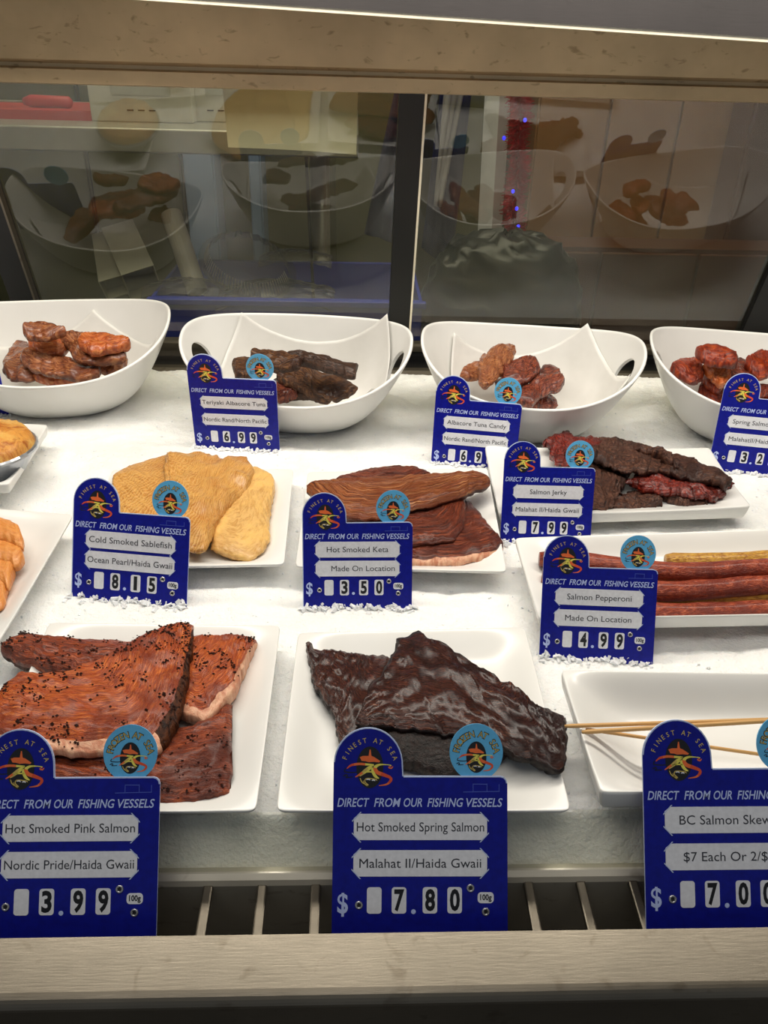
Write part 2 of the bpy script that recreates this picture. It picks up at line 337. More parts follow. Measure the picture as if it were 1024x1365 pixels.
# ------------------------------------------------------------------ bowls definition (fitted)
BH = .085
BOWLS = [dict(c=(-.409, 1.083, .006), t=.226, a=.1585, b=.113, yaw=.14),
         dict(c=(-.070, 1.031, .010), t=.34, a=.1501, b=.0965, yaw=-.089),
         dict(c=(.2327, 1.011, .006), t=.20, a=.1444, b=.1065, yaw=-.143),
         dict(c=(.5607, 1.000, .002), t=.192, a=.1691, b=.1106, yaw=-.22)]
def bowl_pt(B, ph, s, off=0.0):
    """local point on the bowl inner/outer surface; s 0 centre .. 1 rim (beyond 1 the wall goes on)"""
    zr = BH*(1+.4*abs(cos(ph))**2.6)
    if s < .35: R = s/.35*.52; Z = 0
    else:
        t = (s-.35)/.65
        if t <= 1: R = .52+.48*t**.8; Z = t**1.3
        else: R = 1+.35*(t-1); Z = 1+1.1*(t-1)
    e = 1.0/2.15; cx, sx_ = cos(ph), sin(ph)
    q = (abs(cx)**2.25+abs(sx_)**2.25)**(-1/2.25)
    return Vector((R*q*cx*(B['a']-off), R*q*sx_*(B['b']-off), zr*Z+off*(1-.7*max(0, min(1, (s-.6)/.4)))))
def bowl_mat(B):
    return Matrix.Translation(B['c']) @ Matrix.Rotation(B['yaw'], 4, 'Z') @ Matrix.Rotation(B['t'], 4, 'X')

# ------------------------------------------------------------------ ice bed
def ice_h(x, y):
    h = .0
    n = noise.noise(Vector((x*7, y*7, 0)))*.003 + noise.noise(Vector((x*28, y*28, 3)))*.0022 + noise.noise(Vector((x*90, y*90, 5)))*.0012+ noise.noise(Vector((x*260, y*260, 9)))*.0010
    if y < .364: h -= (.364-y)*1.12
    for B in BOWLS:                                   # ice heaped under and behind the tipped-up bowls
        dx, dy = (x-B['c'][0])/(B['a']*.75), (y-B['c'][1])/(B['b']*.8)
        d = dx*dx+dy*dy
        if d < 2.2: h += max(0, (y-B['c'][1]+.02))*sin(B['t'])*max(0, 1-d/2.2)**.6*.9
    return h+n-.0035
def make_ice():
    nx, ny = 560, 400; x0, x1, y0, y1 = X0+.01, X1-.01, .3400, 1.20
    vs = []; 
    for j in range(ny+1):
        y = y0+(y1-y0)*j/ny
        for i in range(nx+1):
            x = x0+(x1-x0)*i/nx; vs.append((x, y, ice_h(x, y)))
    fs = [(j*(nx+1)+i, j*(nx+1)+i+1, (j+1)*(nx+1)+i+1, (j+1)*(nx+1)+i) for j in range(ny) for i in range(nx)]
    b = MB(); b.add(vs, fs, M['ice']); o = b.obj('crushed_ice', smooth=True)
    setp(o, 'white crushed ice filling the display case under the plates and bowls', 'ice', kind='stuff')
    return o
ICE = make_ice()
def shard_mb(pts):
    b = MB()
    for (x, y, z, s) in pts:
        R = Matrix.Rotation(random.uniform(0, 6.3), 3, 'Z') @ Matrix.Rotation(random.uniform(-1.2, 1.2), 3, 'X') @ Matrix.Rotation(random.uniform(-1.2, 1.2), 3, 'Y')
        d = [s*random.uniform(.5, 1.5), s*random.uniform(.4, 1), s*random.uniform(.2, .5)]
        vs = [R @ Vector((a*d[0]/2*random.uniform(.5, 1), c*d[1]/2*random.uniform(.5, 1), e*d[2]/2))+Vector((x, y, z)) for a in (-1, 1) for c in (-1, 1) for e in (-1, 1)]
        b.add(vs, [(0, 1, 3, 2), (4, 6, 7, 5), (0, 4, 5, 1), (2, 3, 7, 6), (0, 2, 6, 4), (1, 5, 7, 3)], M['shard'])
    return b
SHARDS = []

# ------------------------------------------------------------------ plates
PLATES = []
def plate(corners, z, label, depth=.013, rim=.016, curve=.0, wallr=.16, skirt=.0, name='square_plate', thick=.004, lift=0.0, group=None, sk=1.0):
    """corners: rim corners TL,TR,BR,BL as world points (x,y); dished square plate"""
    P = [Vector((c[0], c[1], 0)) for c in corners]; cen = sum(P, Vector())/4
    root = setp(empty(name, (cen.x, cen.y, z-depth)), label, 'plate', group)
    N = 28
    def pos(u, v):       # u,v in -1..1
        a, c = (u+1)/2, (v+1)/2
        q = P[3]*(1-a)*(1-c)+P[2]*a*(1-c)+P[1]*a*c+P[0]*(1-a)*c
        return q-cen
    def warp(t): return math.copysign(1-(1-abs(t))**1.6, t)
    def top(u, v):
        m = (abs(u)**7+abs(v)**7)**(1/7); m = min(1, m)
        k = max(0, (m-(1-wallr*2))/(wallr*2)); zz = depth*(k*k*(3-2*k)*.6+k**1.2*.4)
        sag = -curve*(1-(u*v)**2)*k                    # corners stand higher than the middles of the sides
        return zz+sag
    vs = []; fs = []
    for j in range(N+1):
        for i in range(N+1):
            u, v = warp(-1+2*i/N), warp(-1+2*j/N)
            # rounded corners
            r = .06; uu, vv = u, v
            if abs(u) > 1-r and abs(v) > 1-r:
                du, dv = (abs(u)-(1-r))/r, (abs(v)-(1-r))/r; mm = max(du, dv); ll = sqrt(du*du+dv*dv)
                if ll > 0: uu = math.copysign(1-r+r*du*mm/ll, u); vv = math.copysign(1-r+r*dv*mm/ll, v)
            q = pos(uu, vv); vs.append((q.x, q.y, top(u, v)+thick))
    n1 = len(vs)
    for k in range(n1):
        j, i = divmod(k, N+1); u, v = warp(-1+2*i/N), warp(-1+2*j/N)
        x, y, zz = vs[k]; m = max(abs(u), abs(v)); sc = 1 if m < .8 else 1
        e = min(1, m); under = top(u, v)*(.5 if e < 1 else .9)
        s_ = 1-.03*(1 if e >= 1 else 0)
        zb_ = zz-thick
        if skirt and m > .9: zb_ = top(1, 0)+thick-skirt
        vs.append((x*(.985 if not skirt else .975), y*.985 if not skirt else y*.985, zb_))
    for j in range(N):
        for i in range(N):
            a = j*(N+1)+i; fs.append((a, a+1, a+N+2, a+N+1)); fs.append((n1+a, n1+a+N+1, n1+a+N+2, n1+a+1))
    ed = [i for i in range(N+1)]+[j*(N+1)+N for j in range(1, N+1)]+[N*(N+1)+i for i in range(N-1, -1, -1)]+[j*(N+1) for j in range(N-1, 0, -1)]
    for k in range(len(ed)):
        a, c = ed[k], ed[(k+1) % len(ed)]; fs.append((a, n1+a, n1+c, c))
    b = MB(); b.add(vs, fs, M['white']); o = b.obj('dish', root, smooth=True, recalc=True)
    sm = o.modifiers.new('sub', 'SUBSURF'); sm.levels = 1; sm.render_levels = 1
    # foot ring
    fb = MB(); n = 24; vs = []
    for s_, zz in ((.62, .002), (.60, -.004), (.56, -.004), (.54, .002)):
        for k in range(n):
            a = 2*pi*k/n; q = (abs(cos(a))**6+abs(sin(a))**6)**(-1/6)
            p = pos(s_*q*cos(a), s_*q*sin(a)); vs.append((p.x, p.y, zz))
    fs = [(r*n+k, r*n+(k+1) % n, (r+1)*n+(k+1) % n, (r+1)*n+k) for r in range(3) for k in range(n)]
    fb.add(vs, fs, M['white']); fb.obj('foot_ring', root, smooth=True)
    PLATES.append((cen.x, cen.y))
    return root
def pc(px, z): return [tuple(gz(x, y, z))[:2] for x, y in px]

# ------------------------------------------------------------------ fish pieces
def resample(pts, n):
    P = [Vector(p) for p in pts]
    Q = [P[0]*2-P[1]]+P+[P[-1]*2-P[-2]]; dense = []
    for i in range(1, len(Q)-2):
        for k in range(8):
            t = k/8; a, b_, c, d = Q[i-1], Q[i], Q[i+1], Q[i+2]
            dense.append(.5*((2*b_)+(c-a)*t+(2*a-5*b_+4*c-d)*t*t+(3*b_-a-3*c+d)*t**3))
    dense.append(P[-1])
    L = [0]
    for i in range(1, len(dense)): L.append(L[-1]+(dense[i]-dense[i-1]).length)
    out = []; j = 0
    for k in range(n):
        s = L[-1]*k/(n-1)
        while j < len(L)-2 and L[j+1] < s: j += 1
        t = (s-L[j])/max(1e-9, L[j+1]-L[j]); out.append(dense[j].lerp(dense[j+1], min(1, t)))
    return out
def piece(name, up, lo, z, th, mat, side=None, under=None, slope=(0, 0), drop=None, p=3.0, nu=84, seed=0, rough=.0012, bend=0.0, lump=.0, g=8, fib=.0005, parent=None, groove=0, fs_=220, rag=.0007, sidev=None, dome=.25, split=None):
    """one closed slab of food. up / lo: far and near outline (image points laid on the plane z+slope); th: height of the top
    above that outline, drop: depth of the body below it."""
    allp = up+lo; c0 = gz(sum(q[0] for q in allp)/len(allp), sum(q[1] for q in allp)/len(allp), z)
    pl = (z, slope[0], slope[1], c0.x, c0.y)
    U = resample([gp(x, y, pl) for x, y in up], nu); L = resample([gp(x, y, pl) for x, y in lo], nu)
    drop = th if drop is None else drop
    for ch in (U, L):
        for i_, q_ in enumerate(ch):
            v_ = noise.noise_vector(q_*140+Vector((seed, 0, 0)))*rag*2+noise.noise_vector(q_*420+Vector((0, seed, 0)))*rag
            ch[i_] = q_+Vector((v_.x, v_.y, 0))
    nv = 29; nb = 6; ring = []; isside = []
    for k in range(nv): v = -cos(pi*k/(nv-1)); ring.append((v, 1))
    for k in range(1, nb): ring.append((cos(pi*k/nb), -1))
    K = len(ring); vs = []; uvs = []; length = 0
    root = name
    for i in range(nu):
        u = i/(nu-1); a, b_ = U[i], L[i]
        if i: length += ((U[i]+L[i])/2-(U[i-1]+L[i-1])/2).length
        e = (1-abs(2*u-1)**g)**.5 if abs(2*u-1) < 1 else 0
        e = max(e, .12); wdt = (a-b_).length
        for (v, sgn) in ring:
            t = (1-v)/2; q = b_.lerp(a, (v+1)/2)
            pr = (1-abs(v)**p)**(1/p) if abs(v) < 1 else 0
            if sgn > 0: h = th*((1-dome)*pr+dome*(1-v*v))*e + bend*(sin(pi*u)-.5)
            else: h = -drop*max(pr, .0)*e + bend*(sin(pi*u)-.5)
            if groove and sgn > 0: h += groove*math.sin(v*9+noise.noise(q*40+Vector((seed, 0, 0)))*3)*pr
            h += fib*noise.noise(Vector((length*55, wdt*(v+1)/2*330, seed)))*pr*e*2
            h += lump*noise.noise(q*45+Vector((seed*3.1, 0, seed)))*(1 if sgn > 0 else .3)*e
            nn = noise.noise_vector(q*fs_+Vector((seed, seed*2, 0)))*rough*.8+noise.noise_vector(q*60+Vector((seed, seed*2, 9)))*rough*1.6
            r = q+Vector((0, 0, h))+nn; vs.append(r); uvs.append((length, wdt*(v+1)/2))
    fs = []; mi = []; 
    for i in range(nu-1):
        for k in range(K):
            k2 = (k+1) % K; fs.append((i*K+k, (i+1)*K+k, (i+1)*K+k2, i*K+k2))
            top = k < nv-1 
            if not top: m = 2
            elif sidev and (k < sidev[0]*2 or k >= nv-1-sidev[1]*2): m = 1 if split is None or i < split*nu else 2
            else: m = 0
            mi.append(m)
    # end caps
    for i0, rev in ((0, False), (nu-1, True)):
        c = sum((vs[i0*K+k] for k in range(K)), Vector())/K; ci = len(vs); vs.append(c); uvs.append((length if rev else 0, 0))
        for k in range(K):
            k2 = (k+1) % K; f = (ci, i0*K+k, i0*K+k2); fs.append(f if not rev else f[::-1]); mi.append(1)
    cen = sum(vs, Vector())/len(vs); zb = min(v.z for v in vs); org = Vector((cen.x, cen.y, zb))
    me = bpy.data.meshes.new(name); me.from_pydata([tuple(v-org) for v in vs], [], fs)
    for m in (mat, side or mat, under or mat): me.materials.append(m)
    me.polygons.foreach_set('material_index', mi); me.polygons.foreach_set('use_smooth', [True]*len(fs))
    ul = me.uv_layers.new(name='UVMap')
    flat = []
    for pgn in me.polygons:
        for vi in pgn.vertices: flat += [uvs[vi][0]*10, uvs[vi][1]*10]
    ul.data.foreach_set('uv', flat)
    bm = bmesh.new(); bm.from_mesh(me); bmesh.ops.recalc_face_normals(bm, faces=bm.faces); bm.to_mesh(me); bm.free()
    o = link(name, me); o.location = org; o['_'] = 0; del o['_']
    o_top = [(vs[i*K+k], k) for i in range(3, nu-3) for k in range(3, nv-3)]
    TOPS[o.name] = [q[0] for q in o_top]
    return o
TOPS = {}
def cr(s, ox, oy, pts): return [(ox+x/s, oy+y/s) for x, y in pts]
def pepper_on(o, n):
    pts = TOPS[o.name]; b = MB()
    for _ in range(n):
        i = random.randrange(len(pts)-1); q = pts[i].lerp(pts[max(0, i-1)], random.random())-o.location
        if noise.noise((q+o.location)*38) < random.uniform(-.35, .25): continue
        q = q+Vector((0, 0, .0004))
        r = random.uniform(.0006, .0015)
        vs = [q+Vector((r*sx*random.uniform(.6, 1.2), r*sy*random.uniform(.6, 1.2), r*.8*sz)) for sx, sy, sz in ((1, 0, 0), (-1, 0, 0), (0, 1, 0), (0, -1, 0), (0, 0, 1), (0, 0, -1))]
        b.add(vs, [(0, 2, 4), (2, 1, 4), (1, 3, 4), (3, 0, 4), (2, 0, 5), (1, 2, 5), (3, 1, 5), (0, 3, 5)], M['pepper'])
        if random.random() < .4:
            for __ in range(random.randint(1, 4)):
                if len(b.v) > 1: 
                    w = q+Vector((random.uniform(-.003, .003), random.uniform(-.003, .003), 0))
                    vs = [w+Vector((r*.8*sx, r*.7*sy, r*.7*sz)) for sx, sy, sz in ((1, 0, 0), (-1, 0, 0), (0, 1, 0), (0, -1, 0), (0, 0, 1), (0, 0, -1))]
                    b.add(vs, [(0, 2, 4), (2, 1, 4), (1, 3, 4), (3, 0, 4), (2, 0, 5), (1, 2, 5), (3, 1, 5), (0, 3, 5)], M['pepper'])
    p = b.obj('cracked_pepper', o); p['kind'] = 'stuff'; return p

# ================================================================== plates and what lies on them
G_PL = 'white plates on the ice'
PZ = .015
plate(pc([(397, 848), (700, 840), (762, 1087), (367, 1087)], PZ), PZ, 'square white plate under the dark smoked spring salmon, front row centre')
plate(pc([(66, 834), (375, 838), (343, 1087), (-40, 1090)], PZ), PZ, 'square white plate under the peppered pink salmon, front row left')
plate(pc([(410, 633), (650, 627), (676, 767), (393, 760)], PZ), PZ, 'square white plate under the hot smoked keta, middle row')
plate(pc([(150, 630), (392, 629), (380, 757), (94, 762)], PZ), PZ, 'square white plate under the golden sablefish fillets')
plate(pc([(645, 598), (946, 601), (1002, 680), (664, 690)], .020), .020, 'white plate with upturned rim under the dark salmon jerky', depth=.014, wallr=.22, curve=.003, thick=.005, skirt=.013, name='rectangular_plate')
plate(pc([(684, 722), (1130, 706), (1190, 822), (716, 831)], .022), .022, 'long white dish under the pepperoni sticks', depth=.018, wallr=.17, name='rectangular_dish', thick=.005, skirt=.014)
plate(pc([(745, 899), (1150, 905), (1235, 1058), (798, 1064)], .030), .030, 'deep white dish that holds the bare skewers, front row right', depth=.026, wallr=.22, name='rectangular_dish', thick=.005, skirt=.016)
plate(pc([(-165, 668), (100, 690), (-6, 872), (-300, 850)], .020), .020, 'square white plate under the orange salmon slices at the left edge', depth=.017)
plate(pc([(-150, 560), (66, 571), (14, 651), (-190, 655)], .026), .026, 'white plate under the pie in the foil tin', depth=.022, wallr=.18, thick=.005, skirt=.012)

def F(name, label, group, **k):
    o = piece(name, **k); return setp(o, label, 'smoked fish', group)
P1 = lambda pts: cr(2.695, 0, 820, pts)
g = 'peppered pink salmon fillets'
a1 = F('salmon_fillet', 'long dark peppered salmon piece pointing to the left edge, behind the others', g, up=P1([(5, 138), (40, 100), (90, 84), (200, 92), (300, 103), (420, 110), (620, 120)]), lo=P1([(5, 142), (50, 170), (120, 200), (220, 222), (330, 240), (450, 250), (620, 260)]), z=.016, th=.012, drop=.008, mat=M['pinkdark'], side=M['skin'], under=M['skin'], seed=1, groove=.0006, slope=(.0, .0))
pepper_on(a1, 230)
a2 = F('salmon_fillet', 'peppered salmon piece with a pale cut end at the right rear of the left plate', g, up=P1([(600, 130), (690, 98), (780, 95), (840, 96), (926, 104)]), lo=P1([(600, 350), (650, 372), (700, 388), (745, 404), (800, 345), (848, 290), (890, 190), (926, 108)]), z=.014, th=.011, drop=.008, mat=M['pink'], side=M['pinkcut'], under=M['pinkcut'], seed=2, groove=.0008, sidev=(3, 0), p=5, dome=.1)
pepper_on(a2, 200)
c3 = F('salmon_fillet', 'peppered salmon piece lying lowest, behind the pink salmon sign', g, up=P1([(60, 520), (200, 470), (420, 440), (600, 420), (720, 400), (838, 320)]), lo=P1([(60, 600), (200, 630), (400, 660), (520, 675), (600, 688), (730, 672), (832, 650)]), z=.012, th=.010, drop=.006, mat=M['pinkdark'], side=M['skin'], under=M['skin'], seed=3, groove=.001, p=5)
pepper_on(c3, 280)
b4 = F('salmon_fillet', 'largest peppered salmon fillet lying on top with a pink cut front edge', g, up=P1([(-40, 330), (0, 290), (40, 245), (80, 220), (160, 228), (260, 212), (400, 150), (500, 98), (570, 62), (640, 46), (700, 42)]), lo=P1([(-40, 420), (20, 480), (160, 502), (300, 510), (420, 512), (500, 508), (570, 505), (620, 440), (660, 320), (685, 190), (703, 52)]), z=.026, th=.010, drop=.014, mat=M['pink'], side=M['pinkcut'], under=M['skin'], seed=4, groove=.0006, p=6, dome=.3, split=.5, sidev=(3, 0), slope=(-.02, .02))
pepper_on(b4, 560)

P2 = lambda pts: cr(2.438, 360, 820, pts)
g = 'dark smoked spring salmon fillets'
F('salmon_fillet', 'dark smoked salmon fillet with curled tip at left, partly under the big one', g, up=P2([(112, 106), (124, 100), (140, 112), (150, 122), (250, 130), (390, 142), (480, 160)]), lo=P2([(112, 110), (126, 150), (133, 210), (160, 270), (205, 330), (235, 425), (330, 440), (480, 420)]), z=.013, th=.009, drop=.006, mat=M['spring'], side=M['springdk'], under=M['springdk'], seed=5, rough=.0011, fib=.0011, rag=.0013, groove=.0005, sidev=(1, 1))
F('salmon_fillet', 'black smoked salmon fillet showing between the sign dome and the round sticker', g, up=P2([(300, 375), (420, 360), (560, 380), (680, 400), (780, 440)]), lo=P2([(290, 430), (370, 490), (440, 500), (520, 522), (600, 528), (690, 500), (770, 455)]), z=.014, th=.010, drop=.008, mat=M['springdk'], side=M['ketared'], under=M['springdk'], seed=6)
F('salmon_fillet', 'largest dark smoked salmon fillet lying diagonally on the centre plate', g, up=P2([(284, 340), (298, 290), (350, 215), (398, 130), (412, 84), (448, 74), (480, 60), (515, 78), (600, 132), (700, 188), (790, 248), (835, 290), (900, 322), (950, 335)]), lo=P2([(284, 352), (320, 370), (400, 376), (500, 388), (600, 402), (690, 412), (760, 440), (850, 482), (942, 518), (962, 450), (958, 340)]), z=.024, th=.009, drop=.010, mat=M['spring'], side=M['springdk'], under=M['springdk'], seed=7, rough=.0011, fib=.0011, rag=.0013, groove=.0009, sidev=(1, 2), p=4)

P6 = lambda pts: cr(2.56, 0, 580, pts)
g = 'cold smoked sablefish fillets'
F('sablefish_fillet', 'golden sablefish fillet at the left, lying partly under the large one', g, up=P6([(384, 190), (396, 150), (430, 122), (480, 104), (540, 86), (590, 72), (640, 100)]), lo=P6([(384, 200), (400, 290), (450, 350), (520, 390), (600, 400), (660, 380)]), z=.014, th=.014, drop=.006, mat=M['sable'], side=M['sable2'], seed=8, rough=.0008)
F('sablefish_fillet', 'pale golden sablefish fillet lying at the right side of the plate', g, up=P6([(725, 330), (790, 190), (850, 118), (900, 128), (932, 152), (938, 175)]), lo=P6([(720, 392), (780, 415), (850, 432), (900, 398), (922, 350), (918, 310), (930, 230), (938, 185)]), z=.014, th=.010, drop=.008, mat=M['sable2'], side=M['sable2'], under=M['sable2'], seed=10, rough=.0008, g=6)
F('sablefish_fillet', 'large glossy golden sablefish fillet draped over the middle', g, up=P6([(560, 160), (566, 100), (582, 64), (610, 66), (640, 62), (672, 54), (715, 62), (760, 84), (810, 80), (850, 98), (868, 128)]), lo=P6([(560, 170), (580, 280), (620, 370), (660, 402), (695, 408), (718, 380), (740, 310), (790, 240), (845, 185), (868, 140)]), z=.022, th=.012, drop=.012, mat=M['sable'], side=M['sable2'], under=M['sable2'], seed=9, rough=.0012, lump=.008, dome=.4)

P7 = lambda pts: cr(3.012, 380, 580, pts)
g = 'hot smoked keta fillets'
F('salmon_fillet', 'triangular red-brown keta fillet at lower right with a pale belly edge', g, up=P7([(420, 420), (560, 330), (650, 290), (722, 258), (760, 305), (820, 380), (876, 450)]), lo=P7([(420, 505), (500, 522), (600, 526), (700, 522), (780, 505), (840, 488), (876, 458)]), z=.012, th=.012, drop=.008, mat=M['ketared'], side=M['pinkcut'], under=M['pinkcut'], seed=11, groove=.0005, sidev=(2, 0), rough=.001)
F('salmon_fillet', 'red-brown keta fillet tapering at the far left rear of its plate', g, up=P7([(200, 184), (260, 172), (370, 142), (440, 137), (520, 142), (590, 165)]), lo=P7([(200, 192), (300, 215), (400, 220), (500, 215), (590, 170)]), z=.026, th=.010, drop=.010, mat=M['ketared'], side=M['keta'], seed=12)
F('salmon_fillet', 'brown keta fillet in the middle of the pile with a rounded right end', g, up=P7([(300, 330), (440, 300), (560, 270), (660, 255), (722, 250)]), lo=P7([(300, 440), (420, 452), (520, 444), (610, 436), (670, 428), (706, 400), (722, 350), (724, 290)]), z=.024, th=.008, drop=.010, mat=M['ketared'], side=M['keta'], under=M['ketared'], seed=13, g=10, groove=.0005)
F('salmon_fillet', 'long striated tan keta fillet with a frayed tail lying on top', g, up=P7([(90, 204), (140, 198), (220, 188), (300, 178), (400, 174), (560, 168), (700, 162), (780, 158), (812, 172), (824, 190)]), lo=P7([(90, 220), (120, 270), (220, 330), (340, 342), (440, 335), (500, 305), (600, 285), (700, 252), (770, 225), (824, 208)]), z=.036, th=.010, drop=.008, mat=M['keta'], side=M['keta'], under=M['ketared'], seed=14, rough=.0009, fib=.0009, rag=.0012, groove=.0008, dome=.35)

P8 = lambda pts: cr(2.813, 660, 560, pts)
g = 'salmon jerky pieces on the rimmed plate'
J = [('jagged dark jerky piece flat on the plate behind the sign edge', [(400, 320), (460, 285), (540, 270), (625, 308)], [(400, 336), (500, 340), (580, 335), (627, 322)], .012, 'jerkybr', 21),
     ('dark jerky strip under the right end of the pile', [(620, 280), (700, 282), (830, 302)], [(620, 298), (720, 325), (780, 330), (830, 318)], .014, 'jerkybr', 22),
     ('broad brown jerky piece hanging down beside the jerky sign', [(330, 120), (400, 105), (470, 130), (500, 200)], [(330, 330), (380, 335), (430, 330), (470, 270), (500, 210)], .020, 'jerkybr', 23),
     ('glossy dark red jerky strip at the front of the pile', [(490, 225), (560, 205), (640, 205), (720, 212), (800, 225), (885, 232)], [(490, 245), (560, 262), (640, 280), (740, 292), (825, 300), (860, 270), (885, 240)], .024, 'jerkyred', 24),
     ('bright red jerky piece at the left end of the pile', [(178, 84), (200, 80), (240, 60), (272, 48), (295, 68), (360, 64), (415, 72)], [(178, 92), (212, 105), (218, 135), (250, 165), (330, 170), (380, 140), (415, 95)], .032, 'jerkyred', 25),
     ('longest brown jerky strip lying across the top of the pile', [(345, 105), (400, 82), (470, 74), (540, 100), (600, 112), (680, 140), (760, 170), (840, 192), (888, 236)], [(345, 130), (400, 170), (480, 185), (560, 200), (640, 200), (700, 212), (780, 228), (850, 250), (884, 246)], .036, 'jerkybr', 26),
     ('thin curled dark jerky sliver along the top ridge', [(520, 98), (580, 108), (640, 140), (700, 165)], [(520, 112), (580, 132), (640, 162), (700, 178)], .044, 'jerkybr', 27)]
for lb, u, l, z, m, sd in J:
    F('jerky_strip', lb, g, up=P8(u), lo=P8(l), z=z, th=.007, drop=.007, mat=M[m], seed=sd, rough=.0020, lump=.005, fs_=170, rag=.0028, fib=.0012)

# pepperoni sticks
def stick(pts, r, z, mat, label):
    P = resample([gz(x, y, z) for x, y in pts], 40); vs = []; seg = 16; uvs = []; L = 0
    for i, p in enumerate(P):
        t = (P[min(i+1, 39)]-P[max(i-1, 0)]).normalized(); a = Vector((-t.y, t.x, 0)).normalized(); b_ = t.cross(a)
        if i: L += (P[i]-P[i-1]).length
        ed = min(1, .72+i*.14, .72+(39-i)*.14)
        for k in range(seg):
            w = 2*pi*k/seg; rr = r*ed*(1+.10*noise.noise(Vector((L*45, cos(w)*1.2, sin(w)*1.2+z*50))))
            vs.append(p+a*rr*cos(w)+b_*rr*sin(w)*.93); uvs.append((L*10, k/seg*r*60))
    fs = [(i*seg+k, i*seg+(k+1) % seg, (i+1)*seg+(k+1) % seg, (i+1)*seg+k) for i in range(39) for k in range(seg)]+[tuple(range(seg)), tuple(39*seg+k for k in range(seg-1, -1, -1))]
    me = bpy.data.meshes.new('pepperoni_stick'); org = P[20]; me.from_pydata([tuple(v-org) for v in vs], [], fs); me.materials.append(mat)
    me.polygons.foreach_set('use_smooth', [True]*len(fs)); ul = me.uv_layers.new(name='UVMap'); fl = []
    for pg in me.polygons:
        for vi in pg.vertices: fl += list(uvs[vi])
    ul.data.foreach_set('uv', fl)
    bm = bmesh.new(); bm.from_mesh(me); bmesh.ops.recalc_face_normals(bm, faces=bm.faces); bm.to_mesh(me); bm.free()
    o = link('pepperoni_stick', me); o.location = org; setp(o, label, 'sausage', 'pepperoni sticks in the long dish')
stick(P8([(180, 700), (420, 716), (640, 724), (800, 722), (960, 715), (1150, 706)]), .0096, .016, M['pep'], 'red-brown pepperoni stick nearest the front of the long dish')
stick(P8([(600, 655), (760, 660), (900, 662), (1150, 655)]), .0080, .014, M['pepyel'], 'pepperoni stick lying deepest, seen between the front and middle sticks')
stick(P8([(175, 590), (420, 628), (640, 642), (800, 634), (960, 622), (1150, 612)]), .0098, .024, M['pep'], 'middle red-brown pepperoni stick of the stacked three')
stick(P8([(640, 525), (760, 530), (900, 526), (1150, 512)]), .0085, .022, M['pepyel'], 'yellowish pepperoni stick showing behind the topmost one')
stick(P8([(166, 522), (300, 532), (440, 548), (620, 568), (760, 570), (960, 560), (1150, 548)]), .0100, .030, M['pep'], 'topmost rear pepperoni stick whose end shows left of the sign')

# skewers: from the dish's left rim to beyond its right part
def skewer(a, za, c, zc, r, label):
    p, q = gz(a[0], a[1], za), gz(c[0], c[1], zc); d = (q-p)
    root = setp(empty('bamboo_skewer', p), label, 'skewer', 'bare bamboo skewers')
    b = MB(); b.tube([Vector((0, 0, 0)), d*.02, d*.5, d], [r*.7, r, r, r], M['wood'], 10); b.obj('shaft', root, smooth=True)
    b = MB(); b.tube([d, d*1.02], [r, r*.1], M['wood'], 10); b.obj('tip', root, smooth=True)
skewer((753, 968), .037, (1190, 954), .050, .0015, 'bamboo skewer touching the tip of the dark salmon')
skewer((776, 976), .040, (1190, 951), .048, .0016, 'bamboo skewer with a blunt cut end just inside the dish')
skewer((781, 972), .0345, (1100, 1018), .012, .0013, 'thin bamboo skewer slanting down behind the sign dome')

# orange salmon slices at left edge
PL = lambda pts: cr(7.58, 0, 680, pts)
g = 'orange salmon slices on the left plate'
for i, (lb, u, l, z) in enumerate([
    ('lowest orange salmon slice, nearest the front', [(-150, 700), (-40, 560), (60, 555), (130, 620)], [(-150, 940), (-60, 1010), (20, 1000), (55, 940), (90, 780), (130, 650)], .014),
    ('third orange salmon slice from the back', [(-150, 560), (-40, 470), (80, 500), (150, 560)], [(-150, 720), (0, 760), (80, 800), (120, 740), (155, 600)], .018),
    ('second orange salmon slice with a rounded tip', [(-150, 400), (-20, 320), (80, 330), (170, 380), (235, 430)], [(-150, 520), (0, 545), (100, 570), (160, 590), (215, 560), (245, 490)], .022),
    ('rearmost orange salmon slice, topmost of the fan', [(-150, 150), (-40, 92), (40, 98), (130, 135), (205, 205)], [(-150, 300), (0, 320), (100, 345), (180, 385), (240, 395), (225, 290), (208, 215)], .026)]):
    F('salmon_slice', lb, g, up=PL(u), lo=PL(l), z=z, th=.008, drop=.007, mat=M['raw'], seed=30+i, fib=.0002, rag=.0004, rough=.0005, dome=.5)

